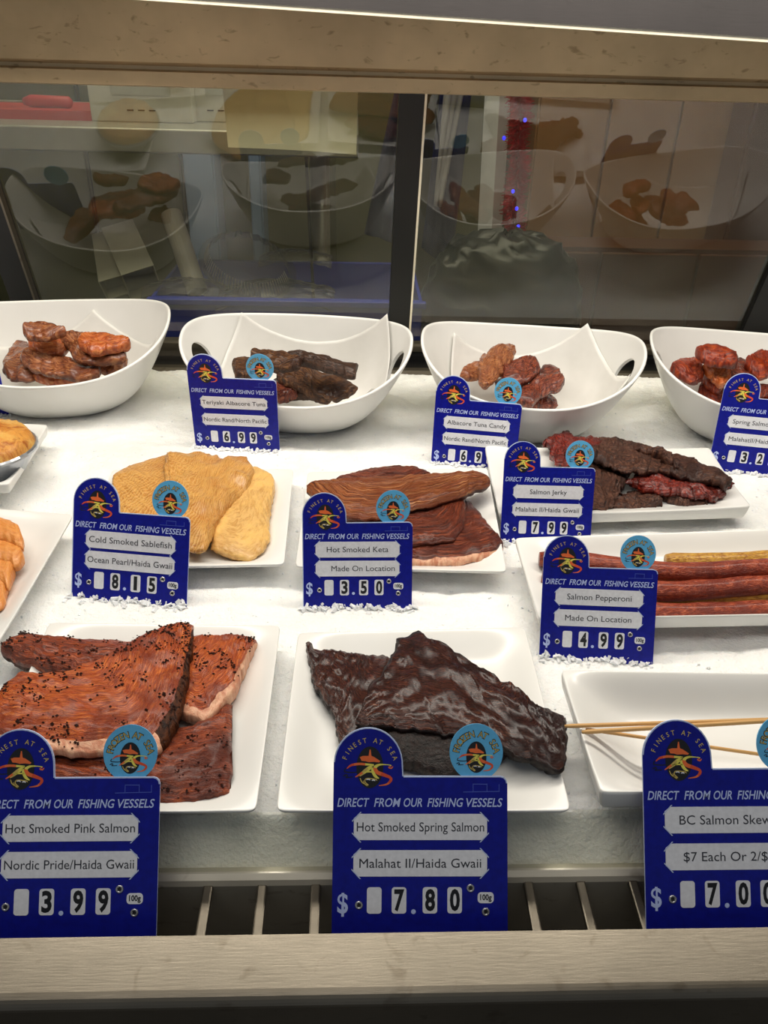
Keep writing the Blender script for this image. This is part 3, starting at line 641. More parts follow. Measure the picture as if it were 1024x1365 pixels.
# pie in a foil tin
def pie():
    c = gz(-22, 598, .045); root = setp(empty('meat_pie', (c.x, c.y, .018)), 'golden round pie with browned crust in a foil tin at the left edge', 'pie')
    a = Vector(gz(47, 596, .045)); R = (a-c).length
    n = 64; prof = [(.0, 0), (.70, 0), (.74, .004), (.97, .030), (1.0, .031), (1.03, .029), (1.03, .0265), (.99, .027), (.95, .024), (.72, .0)]
    vs = [(R*p[0]*cos(2*pi*k/n)*(1+(.008*(k % 2) if p[0] > .9 else 0)), R*p[0]*sin(2*pi*k/n)*(1+(.008*(k % 2) if p[0] > .9 else 0)), p[1]) for p in prof for k in range(n)]
    fs = [(j*n+k, j*n+(k+1) % n, (j+1)*n+(k+1) % n, (j+1)*n+k) for j in range(len(prof)-1) for k in range(n)]
    b = MB(); b.add(vs, fs, M['foil']); b.obj('foil_tin', root, smooth=False)
    vs = []; J_ = 22; 
    for j in range(J_+1):
        r = j/J_
        for k in range(n):
            t = 2*pi*k/n; q = Vector((r*cos(t)*3, r*sin(t)*3, 0))
            h = .0335+.019*(1-r**3)+.003*noise.noise(q)+.0012*noise.noise(q*5)
            if .80 < r: h += .003*abs(sin(14*t+r*6))*(1-abs(r-.9)/.1)
            if j == J_: h = .028
            vs.append((R*.985*r*cos(t), R*.985*r*sin(t), h))
    fs = [(j*n+k, j*n+(k+1) % n, (j+1)*n+(k+1) % n, (j+1)*n+k) for j in range(J_) for k in range(n)]
    b = MB(); b.add(vs, fs, M['crust']); o = b.obj('crust', root, smooth=True)
    ul = o.data.uv_layers.new(name='UVMap'); fl = []
    for pg in o.data.polygons:
        for vi in pg.vertices: v = o.data.vertices[vi].co; fl += [v.x*10, v.y*10]
    ul.data.foreach_set('uv', fl)
pie()

# ------------------------------------------------------------------ bowls, liners, contents
def bowl(B, label, holes, liner, llabel):
    nu, ns = 160, 40; mw = bowl_mat(B)
    root = setp(empty('oval_bowl', B['c']), label, 'bowl', None); root.matrix_world = mw
    SS = [0, .1, .2, .3]+[.35+.65*i/(ns-4) for i in range(ns-3)]
    hc, hr = (.79, (.115, .27))       # hole centre in s, radii in (s, angle)
    def build(off):
        vs = []; idx = {}
        for j, s in enumerate(SS):
            for i in range(nu):
                ph = 2*pi*i/nu; s2, p2 = s, ph; dead = False
                for h in holes:
                    d = (ph-h+pi) % (2*pi)-pi; ds = (s-hc)/hr[0]; dp = d/hr[1]; q = sqrt(ds*ds+dp*dp)
                    if q < 1 and q > .70 and q > 0: s2 = hc+ds/q*hr[0]; p2 = h+dp/q*hr[1]
                    elif q <= .70: dead = True
                vs.append(bowl_pt(B, p2, s2, off)); idx[(j, i)] = dead
        return vs, idx
    vo, dd = build(0); vi, _ = build(.0042); n = len(vo); fs = []; edges = {}
    for j in range(len(SS)-1):
        for i in range(nu):
            q = [(j, i), (j, (i+1) % nu), (j+1, (i+1) % nu), (j+1, i)]
            if j == 0: q = q[0:1]+q[2:]
            if any(dd[k] for k in q): continue
            f = [k[0]*nu+k[1] for k in q]; fs.append(tuple(f[::-1])); fs.append(tuple(n+k for k in f))
            for a, c in zip(f, f[1:]+f[:1]):
                if (c, a) in edges: del edges[(c, a)]
                else: edges[(a, c)] = 1
    for a, c in edges:
        if a < nu and c < nu: continue
        fs.append((a, c, n+c, n+a))
    b = MB(); b.add(vo+vi, fs, M['white']); o = b.obj('shell', root, smooth=True, recalc=False)
    bm = bmesh.new(); bm.from_mesh(o.data); bmesh.ops.remove_doubles(bm, verts=bm.verts, dist=.00002); bmesh.ops.recalc_face_normals(bm, faces=bm.faces); bm.to_mesh(o.data); bm.free()
    md = o.modifiers.new('sub', 'SUBSURF'); md.levels = 1; md.render_levels = 1
    # foot
    fb = MB(); vs = [bowl_pt(B, 2*pi*k/48, s, 0)+Vector((0, 0, z)) for s, z in ((.30, .0), (.29, -.004), (.26, -.004), (.25, .0)) for k in range(48)]
    fb.add(vs, [(r*48+k, r*48+(k+1) % 48, (r+1)*48+(k+1) % 48, (r+1)*48+k) for r in range(3) for k in range(48)], M['white']); fb.obj('foot_ring', root, smooth=True)
    # parchment sheet
    k, rot, (cx, cy) = liner; N = 44; vs = []
    for j in range(N+1):
        for i in range(N+1):
            s, t = -1+2*i/N, -1+2*j/N; s, t = s*cos(rot)-t*sin(rot)+cx, s*sin(rot)+t*cos(rot)+cy
            rho = sqrt(s*s+t*t)*k; ph = atan2(t, s)
            if rho < .03: rho = .03
            q = bowl_pt(B, ph, rho, .0065); w = .0012*noise.noise(Vector((s*2.5, t*2.5, B['a']*90)))+.0007*noise.noise(Vector((s*7, t*7, 0)))
            q = q*(1-.0)+Vector((0, 0, abs(w)+.0003)); q.x *= .975; q.y *= .975
            vs.append(mw @ q)
    fs = [(j*(N+1)+i, j*(N+1)+i+1, (j+1)*(N+1)+i+1, (j+1)*(N+1)+i) for j in range(N) for i in range(N)]
    cen = mw @ Vector((0, 0, .008)); b = MB(); b.add([v-cen for v in vs], fs, M['paper']); o = b.obj('parchment_sheet', smooth=True); o.location = cen
    md = o.modifiers.new('solid', 'SOLIDIFY'); md.thickness = .0003
    setp(o, llabel, 'paper')
bowl(BOWLS[0], 'oval white bowl of brown smoked fish at the far left, back row', (), (.60, .55, (.10, .1)), 'white parchment sheet under the brown fish in the far left bowl')
bowl(BOWLS[1], 'oval white bowl with two handle holes holding the teriyaki tuna strips', (0, pi), (.70, -.08, (.06, .10)), 'parchment sheet with two corners above the rim of the teriyaki tuna bowl')
bowl(BOWLS[2], 'oval white bowl with one open handle hole holding the tuna candy chunks', (0,), (.66, .22, (.12, .14)), 'parchment sheet with one corner above the rim of the tuna candy bowl')
bowl(BOWLS[3], 'oval white bowl cut off by the right edge holding orange salmon candy', (pi,), (.58, .6, (.1, .0)), 'parchment sheet under the orange salmon candy')

Q3 = lambda pts: cr(2.56, 0, 380, pts)
def chunkset(g, name, items, tf, z0, slope, cat='smoked fish'):
    for lb, u, l, dz, m, sd in items:
        up, lo = tf(u), tf(l)
        cx = sum(q[0] for q in up+lo)/len(up+lo); cy = sum(q[1] for q in up+lo)/len(up+lo)
        o = piece(name, up=up, lo=lo, z=z0+dz+slope*(gz(cx, cy, z0).y-1.0), th=.009, drop=.009, mat=M[m], seed=sd, rough=.0018, lump=.005, rag=.0012, slope=(0, slope), fs_=120, dome=.5, nu=56, fib=.0008)
        setp(o, lb, cat, g)
chunkset('brown smoked fish pieces in the far left bowl', 'fish_piece', [
    ('dark brown smoked piece lying at the far left of the heap', [(10, 290), (20, 250), (50, 205), (90, 196), (105, 230)], [(10, 300), (60, 322), (110, 325), (130, 300), (110, 245)], .0, 'belly', 41),
    ('orange smoked piece lying lowest at the front of the heap', [(110, 285), (180, 285), (270, 300), (292, 312)], [(110, 315), (150, 330), (220, 332), (280, 328), (292, 318)], .004, 'bellyor', 42),
    ('small brown smoked piece at the right bottom of the heap', [(330, 260), (380, 255), (432, 252)], [(330, 290), (380, 300), (420, 280), (432, 258)], .004, 'belly', 43),
    ('tan pale smoked piece in the middle rear of the heap', [(100, 190), (130, 165), (190, 165), (235, 200)], [(100, 210), (150, 235), (210, 235), (235, 215)], .012, 'bellyor', 44),
    ('long brown smoked piece across the centre of the heap', [(70, 240), (100, 218), (170, 235), (250, 262), (345, 275)], [(70, 255), (120, 290), (200, 305), (290, 320), (335, 305), (346, 285)], .014, 'belly', 45),
    ('brown smoked piece at the right with a folded tan edge', [(200, 170), (260, 162), (330, 185), (400, 205), (432, 235)], [(200, 180), (240, 235), (290, 268), (370, 265), (425, 255), (434, 245)], .018, 'belly', 46),
    ('orange-brown smoked piece with tapering right end', [(270, 185), (320, 172), (400, 172), (446, 192)], [(270, 215), (320, 235), (390, 222), (430, 212), (446, 198)], .026, 'bellyor', 47),
    ('dark curled smoked piece on top of the heap at left', [(80, 155), (110, 138), (170, 138), (225, 155)], [(80, 168), (120, 176), (180, 172), (226, 163)], .028, 'belly', 48)], Q3, .030, .20)
Q4 = lambda pts: cr(3.012, 230, 380, pts)
chunkset('teriyaki tuna strips', 'tuna_strip', [
    ('frayed dark tuna strip at the bottom beside the teriyaki sign', [(400, 380), (440, 372), (520, 400), (600, 440)], [(400, 450), (440, 458), (500, 450), (560, 445), (605, 460)], .0, 'teridk', 51),
    ('reddish frayed tuna piece low behind the teriyaki sign', [(380, 400), (440, 395), (500, 415)], [(380, 450), (440, 462), (500, 440)], .003, 'candy', 52),
    ('broad brown tuna strip running down to the right', [(350, 300), (400, 280), (480, 295), (580, 340), (680, 380), (742, 412)], [(350, 340), (430, 345), (500, 370), (580, 430), (650, 458), (720, 432), (744, 420)], .010, 'teri', 53),
    ('brown tuna strip under the broad one, toward the front', [(420, 352), (480, 365), (560, 410), (640, 450)], [(420, 372), (480, 400), (560, 440), (610, 462), (642, 458)], .010, 'teri', 54),
    ('blocky brown tuna piece left of the round sticker', [(246, 310), (280, 302), (340, 298), (380, 310)], [(246, 340), (262, 370), (320, 372), (380, 350)], .016, 'teri', 55),
    ('square-ended tuna strip rising behind the round sticker', [(312, 264), (360, 265), (450, 280), (520, 310)], [(312, 290), (380, 318), (460, 335), (520, 330)], .024, 'teri', 56),
    ('darkest narrow tuna strip lying on top at the right', [(458, 270), (520, 275), (620, 298), (738, 325)], [(458, 292), (540, 312), (640, 345), (725, 368), (738, 350)], .026, 'teridk', 57)], Q4, .030, .3)
Q5 = lambda pts: cr(2.16, 550, 400, pts)
chunkset('tuna candy chunks', 'tuna_chunk', [
    ('small dark tuna candy chunk lowest at the front', [(350, 290), (385, 275), (410, 280)], [(350, 302), (390, 306), (418, 302)], .002, 'candy', 61),
    ('brown tuna candy chunk hidden behind the round sticker', [(240, 230), (290, 225), (330, 250)], [(240, 265), (290, 290), (335, 280)], .004, 'candy', 62),
    ('pale ragged tuna candy flake at the far left', [(140, 205), (165, 185), (190, 178), (212, 160)], [(140, 222), (165, 226), (200, 215), (214, 190)], .012, 'candylt', 63),
    ('upright curled pale brown tuna candy piece', [(188, 200), (200, 165), (250, 135), (285, 130), (296, 140)], [(188, 225), (215, 250), (245, 225), (280, 180), (298, 150)], .018, 'candylt', 64),
    ('dark square tuna candy chunk in the middle', [(256, 195), (285, 178), (330, 170), (360, 168)], [(256, 215), (270, 240), (320, 240), (350, 225), (366, 195)], .018, 'candy', 65),
    ('largest dark tuna candy chunk with a flat right face', [(300, 270), (340, 235), (370, 200), (405, 190), (437, 235)], [(300, 290), (340, 302), (380, 275), (420, 258), (438, 242)], .016, 'candy', 66)], Q5, .030, .2)
Q8 = lambda pts: cr(6.244, 860, 440, pts)
chunkset('orange salmon candy pieces', 'salmon_chunk', [
    ('dark red salmon candy piece at the bottom left', [(440, 470), (520, 450), (600, 460), (660, 500)], [(440, 500), (520, 560), (590, 600), (660, 590)], .0, 'salcandy', 71),
    ('red salmon candy piece behind the price sign', [(880, 560), (950, 540), (1040, 545), (1150, 560)], [(880, 610), (960, 620), (1150, 630)], .002, 'salcandy', 72),
    ('dark salmon candy piece between the two orange ones', [(480, 330), (540, 320), (580, 400), (620, 470)], [(480, 420), (530, 470), (600, 500), (630, 490)], .006, 'salcandy', 73),
    ('red-brown salmon candy chunk at the far left', [(215, 315), (280, 262), (370, 245), (440, 250), (490, 290)], [(215, 325), (300, 385), (390, 430), (450, 430), (490, 340)], .014, 'salcandy', 74),
    ('bright orange salmon candy chunk in the centre', [(490, 290), (540, 265), (620, 290), (700, 330)], [(490, 310), (560, 380), (620, 470), (690, 430), (710, 370)], .018, 'bellyor', 75),
    ('orange salmon candy strip at the lower right', [(855, 500), (920, 460), (1020, 455), (1150, 470)], [(855, 520), (900, 550), (1000, 530), (1150, 520)], .012, 'salcandy', 76),
    ('brown salmon candy chunk in the middle of the heap', [(680, 300), (740, 250), (850, 280), (900, 380)], [(680, 400), (760, 440), (850, 450), (900, 430)], .018, 'candy', 77),
    ('orange salmon candy chunk at the upper right', [(830, 240), (900, 195), (960, 190), (1010, 260)], [(830, 290), (900, 360), (960, 400), (1020, 370), (1020, 300)], .022, 'salcandy', 78),
    ('salmon candy chunk cut by the right picture edge', [(965, 210), (1040, 190), (1150, 200)], [(965, 260), (1040, 330), (1150, 330)], .022, 'salcandy', 79),
    ('long red salmon candy strip on top of the heap', [(430, 175), (460, 150), (520, 152), (600, 185), (700, 205), (760, 240)], [(430, 200), (480, 235), (570, 268), (680, 285), (750, 290), (770, 260)], .030, 'salcandy', 80)], Q8, .030, .2)

# ------------------------------------------------------------------ lettering
_tc = {}
def glyphs(s, shear=0, bold=0, res=3):
    key = (s, shear, bold, res)
    if key in _tc: return _tc[key]
    cu = bpy.data.curves.new('t', 'FONT'); cu.body = s; cu.size = 1; cu.shear = shear; cu.offset = bold; cu.resolution_u = res; cu.fill_mode = 'FRONT'
    ob = bpy.data.objects.new('t', cu); C.objects.link(ob)
    me = bpy.data.meshes.new_from_object(ob)
    vs = [(v.co.x, v.co.y) for v in me.vertices]; fs = [tuple(p.vertices) for p in me.polygons]
    bpy.data.objects.remove(ob); bpy.data.meshes.remove(me); bpy.data.curves.remove(cu)
    if not vs: vs = [(0, 0)]; fs = []
    _tc[key] = (vs, fs); return _tc[key]
def bb(vs): xs = [v[0] for v in vs]; ys = [v[1] for v in vs]; return min(xs), max(xs), min(ys), max(ys)
CAPH = (lambda b_: b_[3]-b_[2])(bb(glyphs('H')[0]))
def text(mb, s, x0, x1, yb, cap, z, m, align='fit', shear=0, bold=0, res=3):
    vs, fs = glyphs(s, shear, bold, res); a = bb(vs); sy = cap/CAPH; w = (a[1]-a[0])
    if align == 'fit': sx = (x1-x0)/w; xo = x0
    else:
        sx = min(sy*1.06, (x1-x0)/w); xo = (x0+x1)/2-w*sx/2
    mb.add([(xo+(v[0]-a[0])*sx, yb+v[1]*sy, z) for v in vs], fs, m)
def arctext(mb, s, cx, cy, r, a0, a1, cap, z, m, bold=0, cond=.9):
    n = len(s)
    for i, ch in enumerate(s):
        if ch == ' ': continue
        vs, fs = glyphs(ch, 0, bold, 2); a = bb(vs); sy = cap/CAPH; sx = sy*cond
        an = radians(a0+(a1-a0)*i/(n-1)); R_ = an-pi/2; mid_ = (a[0]+a[1])/2; out = []
        for v in vs:
            lx_, ly_ = (v[0]-mid_)*sx, v[1]*sy
            out.append((cx+r*cos(an)+lx_*cos(R_)-ly_*sin(R_), cy+r*sin(an)+lx_*sin(R_)+ly_*cos(R_), z))
        mb.add(out, fs, m)
def spline(pts, n=5):
    out = []; Q = [pts[0]]+list(pts)+[pts[-1]]
    for i in range(1, len(Q)-2):
        for k in range(n):
            t = k/n; p = [Q[i-1], Q[i], Q[i+1], Q[i+2]]
            out.append(tuple(.5*((2*p[1][d])+(p[2][d]-p[0][d])*t+(2*p[0][d]-5*p[1][d]+4*p[2][d]-p[3][d])*t*t+(3*p[1][d]-p[0][d]-3*p[2][d]+p[3][d])*t**3) for d in range(len(pts[0]))))
    out.append(pts[-1]); return out
def stroke(mb, pts, z, mats):      # pts (x, y, half width); mats spread along the stroke
    P = spline(pts); n = len(P)
    for i in range(n-1):
        a, c = P[i], P[i+1]; dx, dy = c[0]-a[0], c[1]-a[1]; L = sqrt(dx*dx+dy*dy) or 1e-6
        pa_ = P[max(0, i-1)]; d0 = (c[0]-pa_[0], c[1]-pa_[1]); l0 = sqrt(d0[0]**2+d0[1]**2) or 1e-6
        nx_ = P[min(n-1, i+2)]; d1_ = (nx_[0]-a[0], nx_[1]-a[1]); l1 = sqrt(d1_[0]**2+d1_[1]**2) or 1e-6
        vs = [(a[0]-d0[1]/l0*a[2], a[1]+d0[0]/l0*a[2], z), (a[0]+d0[1]/l0*a[2], a[1]-d0[0]/l0*a[2], z), (c[0]+d1_[1]/l1*c[2], c[1]-d1_[0]/l1*c[2], z), (c[0]-d1_[1]/l1*c[2], c[1]+d1_[0]/l1*c[2], z)]
        mb.add(vs, [(0, 1, 2, 3)], mats[min(len(mats)-1, int(i/(n-1)*len(mats)))])
def disc(cx, cy, rx_, ry, n=28): return [(cx+rx_*cos(2*pi*k/n), cy+ry*sin(2*pi*k/n)) for k in range(n)]
def emblem(mb, cx, cy, s, z):
    """monogram; native units: the crop of the front sign, origin at the oval's centre, 1 unit = .001"""
    T = lambda x, y, w=None: (cx+(x-455)*s, cy-(y-490)*s) if w is None else (cx+(x-455)*s, cy-(y-490)*s, w*s)
    mb.add([(x, y, z) for x, y in disc(cx, cy, 155*s, 235*s)], [tuple(range(28))], M['s_black'])
    sal = [(338, 375), (375, 362), (440, 362), (450, 290), (462, 290), (472, 362), (500, 372), (575, 420), (560, 435), (500, 428), (440, 432), (400, 420), (360, 418)]
    mb.add([T(*p)+(z+.00008,) for p in sal], [tuple(range(len(sal)))], M['s_orange'])
    for st, mm in (
        ([(190, 505, 4), (240, 468, 12), (330, 452, 14), (420, 458, 12), (500, 462, 8)], ['s_red', 's_orange', 's_yellow']),
        ([(500, 462, 8), (430, 500, 14), (370, 550, 14), (290, 600, 5)], ['s_yellow', 's_gold', 's_orange']),
        ([(340, 590, 5), (400, 550, 10), (480, 490, 9)], ['s_gold', 's_yellow']),
        ([(480, 490, 10), (490, 540, 16), (520, 590, 16), (560, 615, 6)], ['s_yellow']),
        ([(380, 548, 6), (440, 540, 8), (500, 545, 6)], ['s_yellow']),
        ([(720, 480, 4), (700, 500, 8), (670, 490, 5), (700, 470, 6), (640, 460, 5), (560, 462, 12), (515, 495, 20), (540, 545, 22), (620, 575, 20), (690, 605, 16), (695, 640, 16), (650, 680, 10), (560, 695, 4)], ['s_orange', 's_orange', 's_yellow', 's_yellow', 's_orange', 's_red', 's_red', 's_orange']),
        ([(150, 590, 5), (185, 575, 7), (200, 590, 4), (180, 605, 5), (260, 600, 5)], ['s_black']),
        ([(180, 500, 5), (170, 540, 6), (300, 545, 5), (360, 500, 4)], ['s_black']),
        ([(345, 610, 4), (370, 660, 6), (440, 690, 5), (400, 650, 5), (420, 615, 5), (520, 625, 6), (540, 640, 3)], ['s_gold']),
        ([(380, 640, 3), (400, 680, 4), (430, 700, 3)], ['s_gold']),
        ([(415, 630, 3), (440, 622, 8), (462, 635, 3)], ['s_white']),
        ([(478, 640, 3), (498, 632, 8), (518, 642, 3)], ['s_white'])):
        stroke(mb, [T(*p) for p in st], z+.00016, [M[k] for k in mm])
def chamf(x0, x1, y0, y1, c): return [(x0+c, y0), (x1-c, y0), (x1, y0+c*.8), (x1, y1-c*.8), (x1-c, y1), (x0+c, y1), (x0, y1-c*.8), (x0, y0+c*.8)]
def rrect(x0, x1, y0, y1, r, n=4):
    o = []
    for cx, cy, a in ((x1-r, y0+r, -90), (x1-r, y1-r, 0), (x0+r, y1-r, 90), (x0+r, y0+r, 180)):
        for k in range(n+1): t = radians(a+90*k/n); o.append((cx+r*cos(t), cy+r*sin(t)))
    return o
KV = 1.046
HB = {}    # shared meshes
def sign(L, R_, zl, lean, l1, l2, digits, label, ybase=.90, unit='100g', text_shift=(0, 0), roll=0, hs=.95):
    """L, R_: the two ends of the base line on height zl"""
    ybase = ybase-.72*KV*(1-hs)
    pl, pr = gz(L[0], L[1], zl), gz(R_[0], R_[1], zl); w = (pr-pl).length; yaw = atan2(pr.y-pl.y, pr.x-pl.x)
    X = Vector((cos(yaw), sin(yaw), 0)); Nn = Vector((sin(yaw), -cos(yaw), 0)); Y = (Vector((0, 0, 1))*cos(lean)-Nn*sin(lean)).normalized(); Z = X.cross(Y)
    org = pl.copy()
    mw = Matrix(((X.x*w, Y.x*w, Z.x*w, org.x), (X.y*w, Y.y*w, Z.y*w, org.y), (X.z*w, Y.z*w, Z.z*w, org.z), (0, 0, 0, 1)))
    if roll: mw = mw @ Matrix.Rotation(roll, 4, 'Z')
    root = setp(empty('price_sign', org), label, 'price sign', 'blue price signs'); root.matrix_world = mw
    q = lambda v: ybase-v*KV*hs           # v: distance below the shoulder, in sign widths
    T0 = .012                             # board thickness in widths
    # board with dome
    pts = [(0, q(.98)), (1, q(.98)), (1, q(.04))]+[(1-.04+.04*cos(t), q(.04)+.04*sin(t)) for t in (pi/6, pi/3, pi/2)]+[(.400, q(0))]
    r = .197
    pts += [(r+r*cos(radians(a))*1.01, q(0)+.065*KV+r*sin(radians(a))*KV) for a in range(6, 181, 9)]
    k = 'board%.3f%.3f' % (ybase, hs)
    if k not in HB:
        b = MB(); b.prism(pts, -T0, 0, M['blue'], M['s_edge'])
        n = len(pts)
        for i in range(2, n):                # thin pale rim round the edge of the print
            a, c = pts[i], pts[(i+1) % n]; dx, dy = c[0]-a[0], c[1]-a[1]; l = sqrt(dx*dx+dy*dy) or 1
            if l > .9: continue
            ins = .007; b.add([(a[0], a[1], .0006), (c[0], c[1], .0006), (c[0]-dy/l*ins, c[1]+dx/l*ins, .0006), (a[0]-dy/l*ins, a[1]+dx/l*ins, .0006)], [(0, 1, 2, 3)], M['s_edge'])
        HB[k] = b.mesh('board')
    link('board', HB[k], root)
    k = 'head%.3f%.3f' % (ybase, hs)
    if k not in HB:
        b = MB()
        for s_, x0, x1 in (('DIRECT', .022, .205), ('FROM', .232, .385), ('OUR', .402, .508), ('FISHING', .538, .745), ('VESSELS', .762, .972)):
            text(b, s_, x0, x1, q(.178), .047, .0015, M['s_head'], 'fit', .22, .012)
        HB[k] = b.mesh('heading')
        b = MB(); emblem(b, .206, q(0)+.050, .00050, .0015); HB[k+'e'] = b.mesh('emblem')
        b = MB(); arctext(b, 'FINEST AT SEA', .206, q(0)+.050, .140, 160, 20, .027, .0015, M['s_gold'], .004); HB[k+'a'] = b.mesh('arched_lettering')
        b = MB(); b.add([(x, y, 0) for x, y in disc(0, 0, .155, .155*KV, 40)]+[(x, y, -.008) for x, y in disc(0, 0, .155, .155*KV, 40)], [tuple(range(40)), tuple(range(79, 39, -1))]+[(i, 40+i, 40+(i+1) % 40, (i+1) % 40) for i in range(40)], M['s_sky'])
        HB['disc'] = b.mesh('round_sticker')
        b = MB(); emblem(b, 0, -.028, .00038, .0015); HB['demb'] = b.mesh('emblem')
        b = MB(); arctext(b, 'FROZEN AT SEA', 0, -.015, .100, 168, 12, .038, .0014, M['s_black'], .035); arctext(b, 'FROZEN AT SEA', 0, -.015, .102, 168, 12, .034, .0022, M['s_gold'], -.004); HB['dtxt'] = b.mesh('arched_lettering')
        b = MB()
        for (x0, y0, x1, y1) in ((.745, .092, .955, .088), (.80, .045, .806, .090), (.88, .042, .886, .090), (.950, .046, .956, .088), (.80, .045, .88, .046)):
            d = .0035; b.add([(x0, q(y0)-d*.6, .0012), (x1, q(y1)-d*.6, .0012), (x1, q(y1)+d*.6, .0012), (x0, q(y0)+d*.6, .0012)] if abs(x1-x0) > .02 else [(x0, q(y0), .0012), (x0+d, q(y0), .0012), (x0+d, q(y1), .0012), (x0, q(y1), .0012)], [(0, 1, 2, 3)], M['s_faint'])
        HB[k+'b'] = b.mesh('faint_boat_outline')
        b = MB(); text(b, '$', .030, .090, q(.790), .105, .0015, M['s_head'], 'fit', 0, .02); dd = disc(.462, q(.785), .0135, .0135, 14); b.add([(x, y, .0015) for x, y in dd], [tuple(range(14))], M['s_head']); HB[k+'d'] = b.mesh('dollar_and_point')
        b = MB()
        ring = [(.0225, .0), (.0225, .006), (.018, .009), (.012, .006), (.011, .002)]
        vs = [(rr*cos(2*pi*i/18), rr*sin(2*pi*i/18), zz) for rr, zz in ring for i in range(18)]
        b.add(vs, [(j*18+i, j*18+(i+1) % 18, (j+1)*18+(i+1) % 18, (j+1)*18+i) for j in range(4) for i in range(18)], M['rivet']); b.add([(x, y, .0022) for x, y in disc(0, 0, .0112, .0112, 18)], [tuple(range(18))], M['s_black'])
        HB['rivet'] = b.mesh('rivet', True)
    link('heading', HB[k], root); link('emblem', HB[k+'e'], root); link('arched_lettering', HB[k+'a'], root); link('faint_boat_outline', HB[k+'b'], root)
    st = link('round_sticker', HB['disc'], root); st.location = (.822, q(0)+.134, -T0-.001); e = link('emblem', HB['demb'], st); e = link('arched_lettering', HB['dtxt'], st)
    link('dollar_and_point', HB[k+'d'], root)
    for (x, v) in ((.152, .746), (.787, .650), (.874, .786)):
        o = link('rivet', HB['rivet'], root); o.location = (x, q(v), 0)
    # card slips tucked in slots
    for (t, v0, v1, sh) in ((l1, .226, .366, text_shift[0]), (l2, .436, .577, text_shift[1])):
        b = MB(); b.prism(chamf(.118, .882, q((v0+v1)/2)-.0725, q((v0+v1)/2)+.0725, .030), .0005, .0030, M['s_white'])
        sl_ = b.obj('card_slip', root)
        b = MB()
        if t: text(b, t, .135+sh, .865+sh, q((v0+v1)/2)-.024, .050, .0042, M['s_text'], 'c', 0, 0); b.obj('lettering', sl_)
        # slit tabs that hold the corners
        b = MB()
        for sx_, cx in ((-1, .118), (1, .882)):
            for vy, sy_ in ((.0725, 1), (-.0725, -1)):
                x_, y_ = cx, q((v0+v1)/2)+vy; a = (x_+sx_*.010, y_-sy_*.036); c = (x_-sx_*.036, y_+sy_*.012)
                b.add([(a[0], a[1], .0050), (c[0], c[1], .0050), (c[0]-sx_*.008, c[1]-sy_*.0, .0050), (a[0], a[1]-sy_*.008, .0050)], [(0, 1, 2, 3)], M['s_edge'])
        b.obj('slot_tabs', root)
    # number windows
    wx = (.197, .338, .514, .655)
    for x, d in zip(wx, digits):
        key = 'win%.3f' % hs
        if key not in HB: b = MB(); b.prism(rrect(0, .083, -.069*KV, .069*KV, .016), 0, .0025, M['s_white']); HB[key] = b.mesh('number_window')
        o = link('number_window', HB[key], root); o.location = (x, q(.720), 0)
        if d != ' ':
            key = 'dig'+d
            if key not in HB: b = MB(); text(b, d, .014 if d != '1' else .026, .071 if d != '1' else .056, -.052, .108, .0035, M['s_black'], 'fit', 0, .035); HB[key] = b.mesh('digit')
            link('digit', HB[key], o)
    if unit:
        if 'unit' not in HB:
            b = MB(); b.prism(rrect(0, .092, -.03, .03, .02), 0, .002, M['s_white']); HB['unit'] = b.mesh('unit_tag')
            b = MB(); text(b, '100g', .014, .08, -.012, .030, .003, M['s_black'], 'fit', 0, .03); HB['unitl'] = b.mesh('lettering')
        o = link('unit_tag', HB['unit'], root); o.location = (.828, q(.706), 0); link('lettering', HB['unitl'], o)
    # little heap of ice along the foot
    if zl > -.01:
        for _ in range(110):
            t = random.uniform(-.02, 1.02); f = abs(random.gauss(0, .5)); p = pl.lerp(pr, t)+Nn*(f*.008-.001)
            SHARDS.append((p.x, p.y, ice_h(p.x, p.y)+random.uniform(.000, .0035)*(1-min(1, f*.7)), random.uniform(.0024, .0072)))
    return root
R = radians
sign((95, 790), (249, 804), 0, R(24), 'Cold Smoked Sablefish', 'Ocean Pearl/Haida Gwaii', ' 815', 'blue price sign in front of the sablefish reading 8.15', ybase=0.88, hs=0.778)
sign((404, 806), (549, 805), 0, R(22), 'Hot Smoked Keta', 'Made On Location', ' 350', 'blue price sign in front of the keta reading 3.50', text_shift=(0, .05), ybase=0.911, hs=0.8)
sign((667, 718), (787, 721), 0, R(20), 'Salmon Jerky', 'Malahat II/Haida Gwaii', ' 799', 'blue price sign in front of the salmon jerky reading 7.99', ybase=0.89, hs=0.897)
sign((719, 870), (871, 876), 0, R(27), 'Salmon Pepperoni', 'Made On Location', ' 499', 'blue price sign in front of the pepperoni reading 4.99', ybase=0.884, hs=0.85)
sign((261, 595), (373, 600), 0, R(-2), 'Teriyaki Albacore Tuna', 'Nordic Rand/North Pacific', ' 699', 'blue price sign in front of the teriyaki tuna bowl reading 6.99', hs=.98)
sign((575, 612), (687, 622), 0, R(8), 'Albacore Tuna Candy', 'Nordic Rand/North Pacific', ' 699', 'blue price sign in front of the tuna candy bowl, behind the jerky plate', ybase=0.83, hs=0.9)
sign((944, 622), (1062, 634), 0, R(10), 'Spring Salmon Candy', 'MalahatII/Haida Gwaii', ' 329', 'blue price sign at the right edge reading 3.29', ybase=0.91, hs=0.94)
sign((-108, 548), (12, 552), 0, R(0), '', '', '    ', 'blue price sign just showing at the left edge beside the pie', ybase=.84)
sign((-31, 1260), (208, 1257), -.03, R(35), 'Hot Smoked Pink Salmon', 'Nordic Pride/Haida Gwaii', ' 399', 'large blue price sign at the front left reading 3.99', ybase=.985, hs=.915)
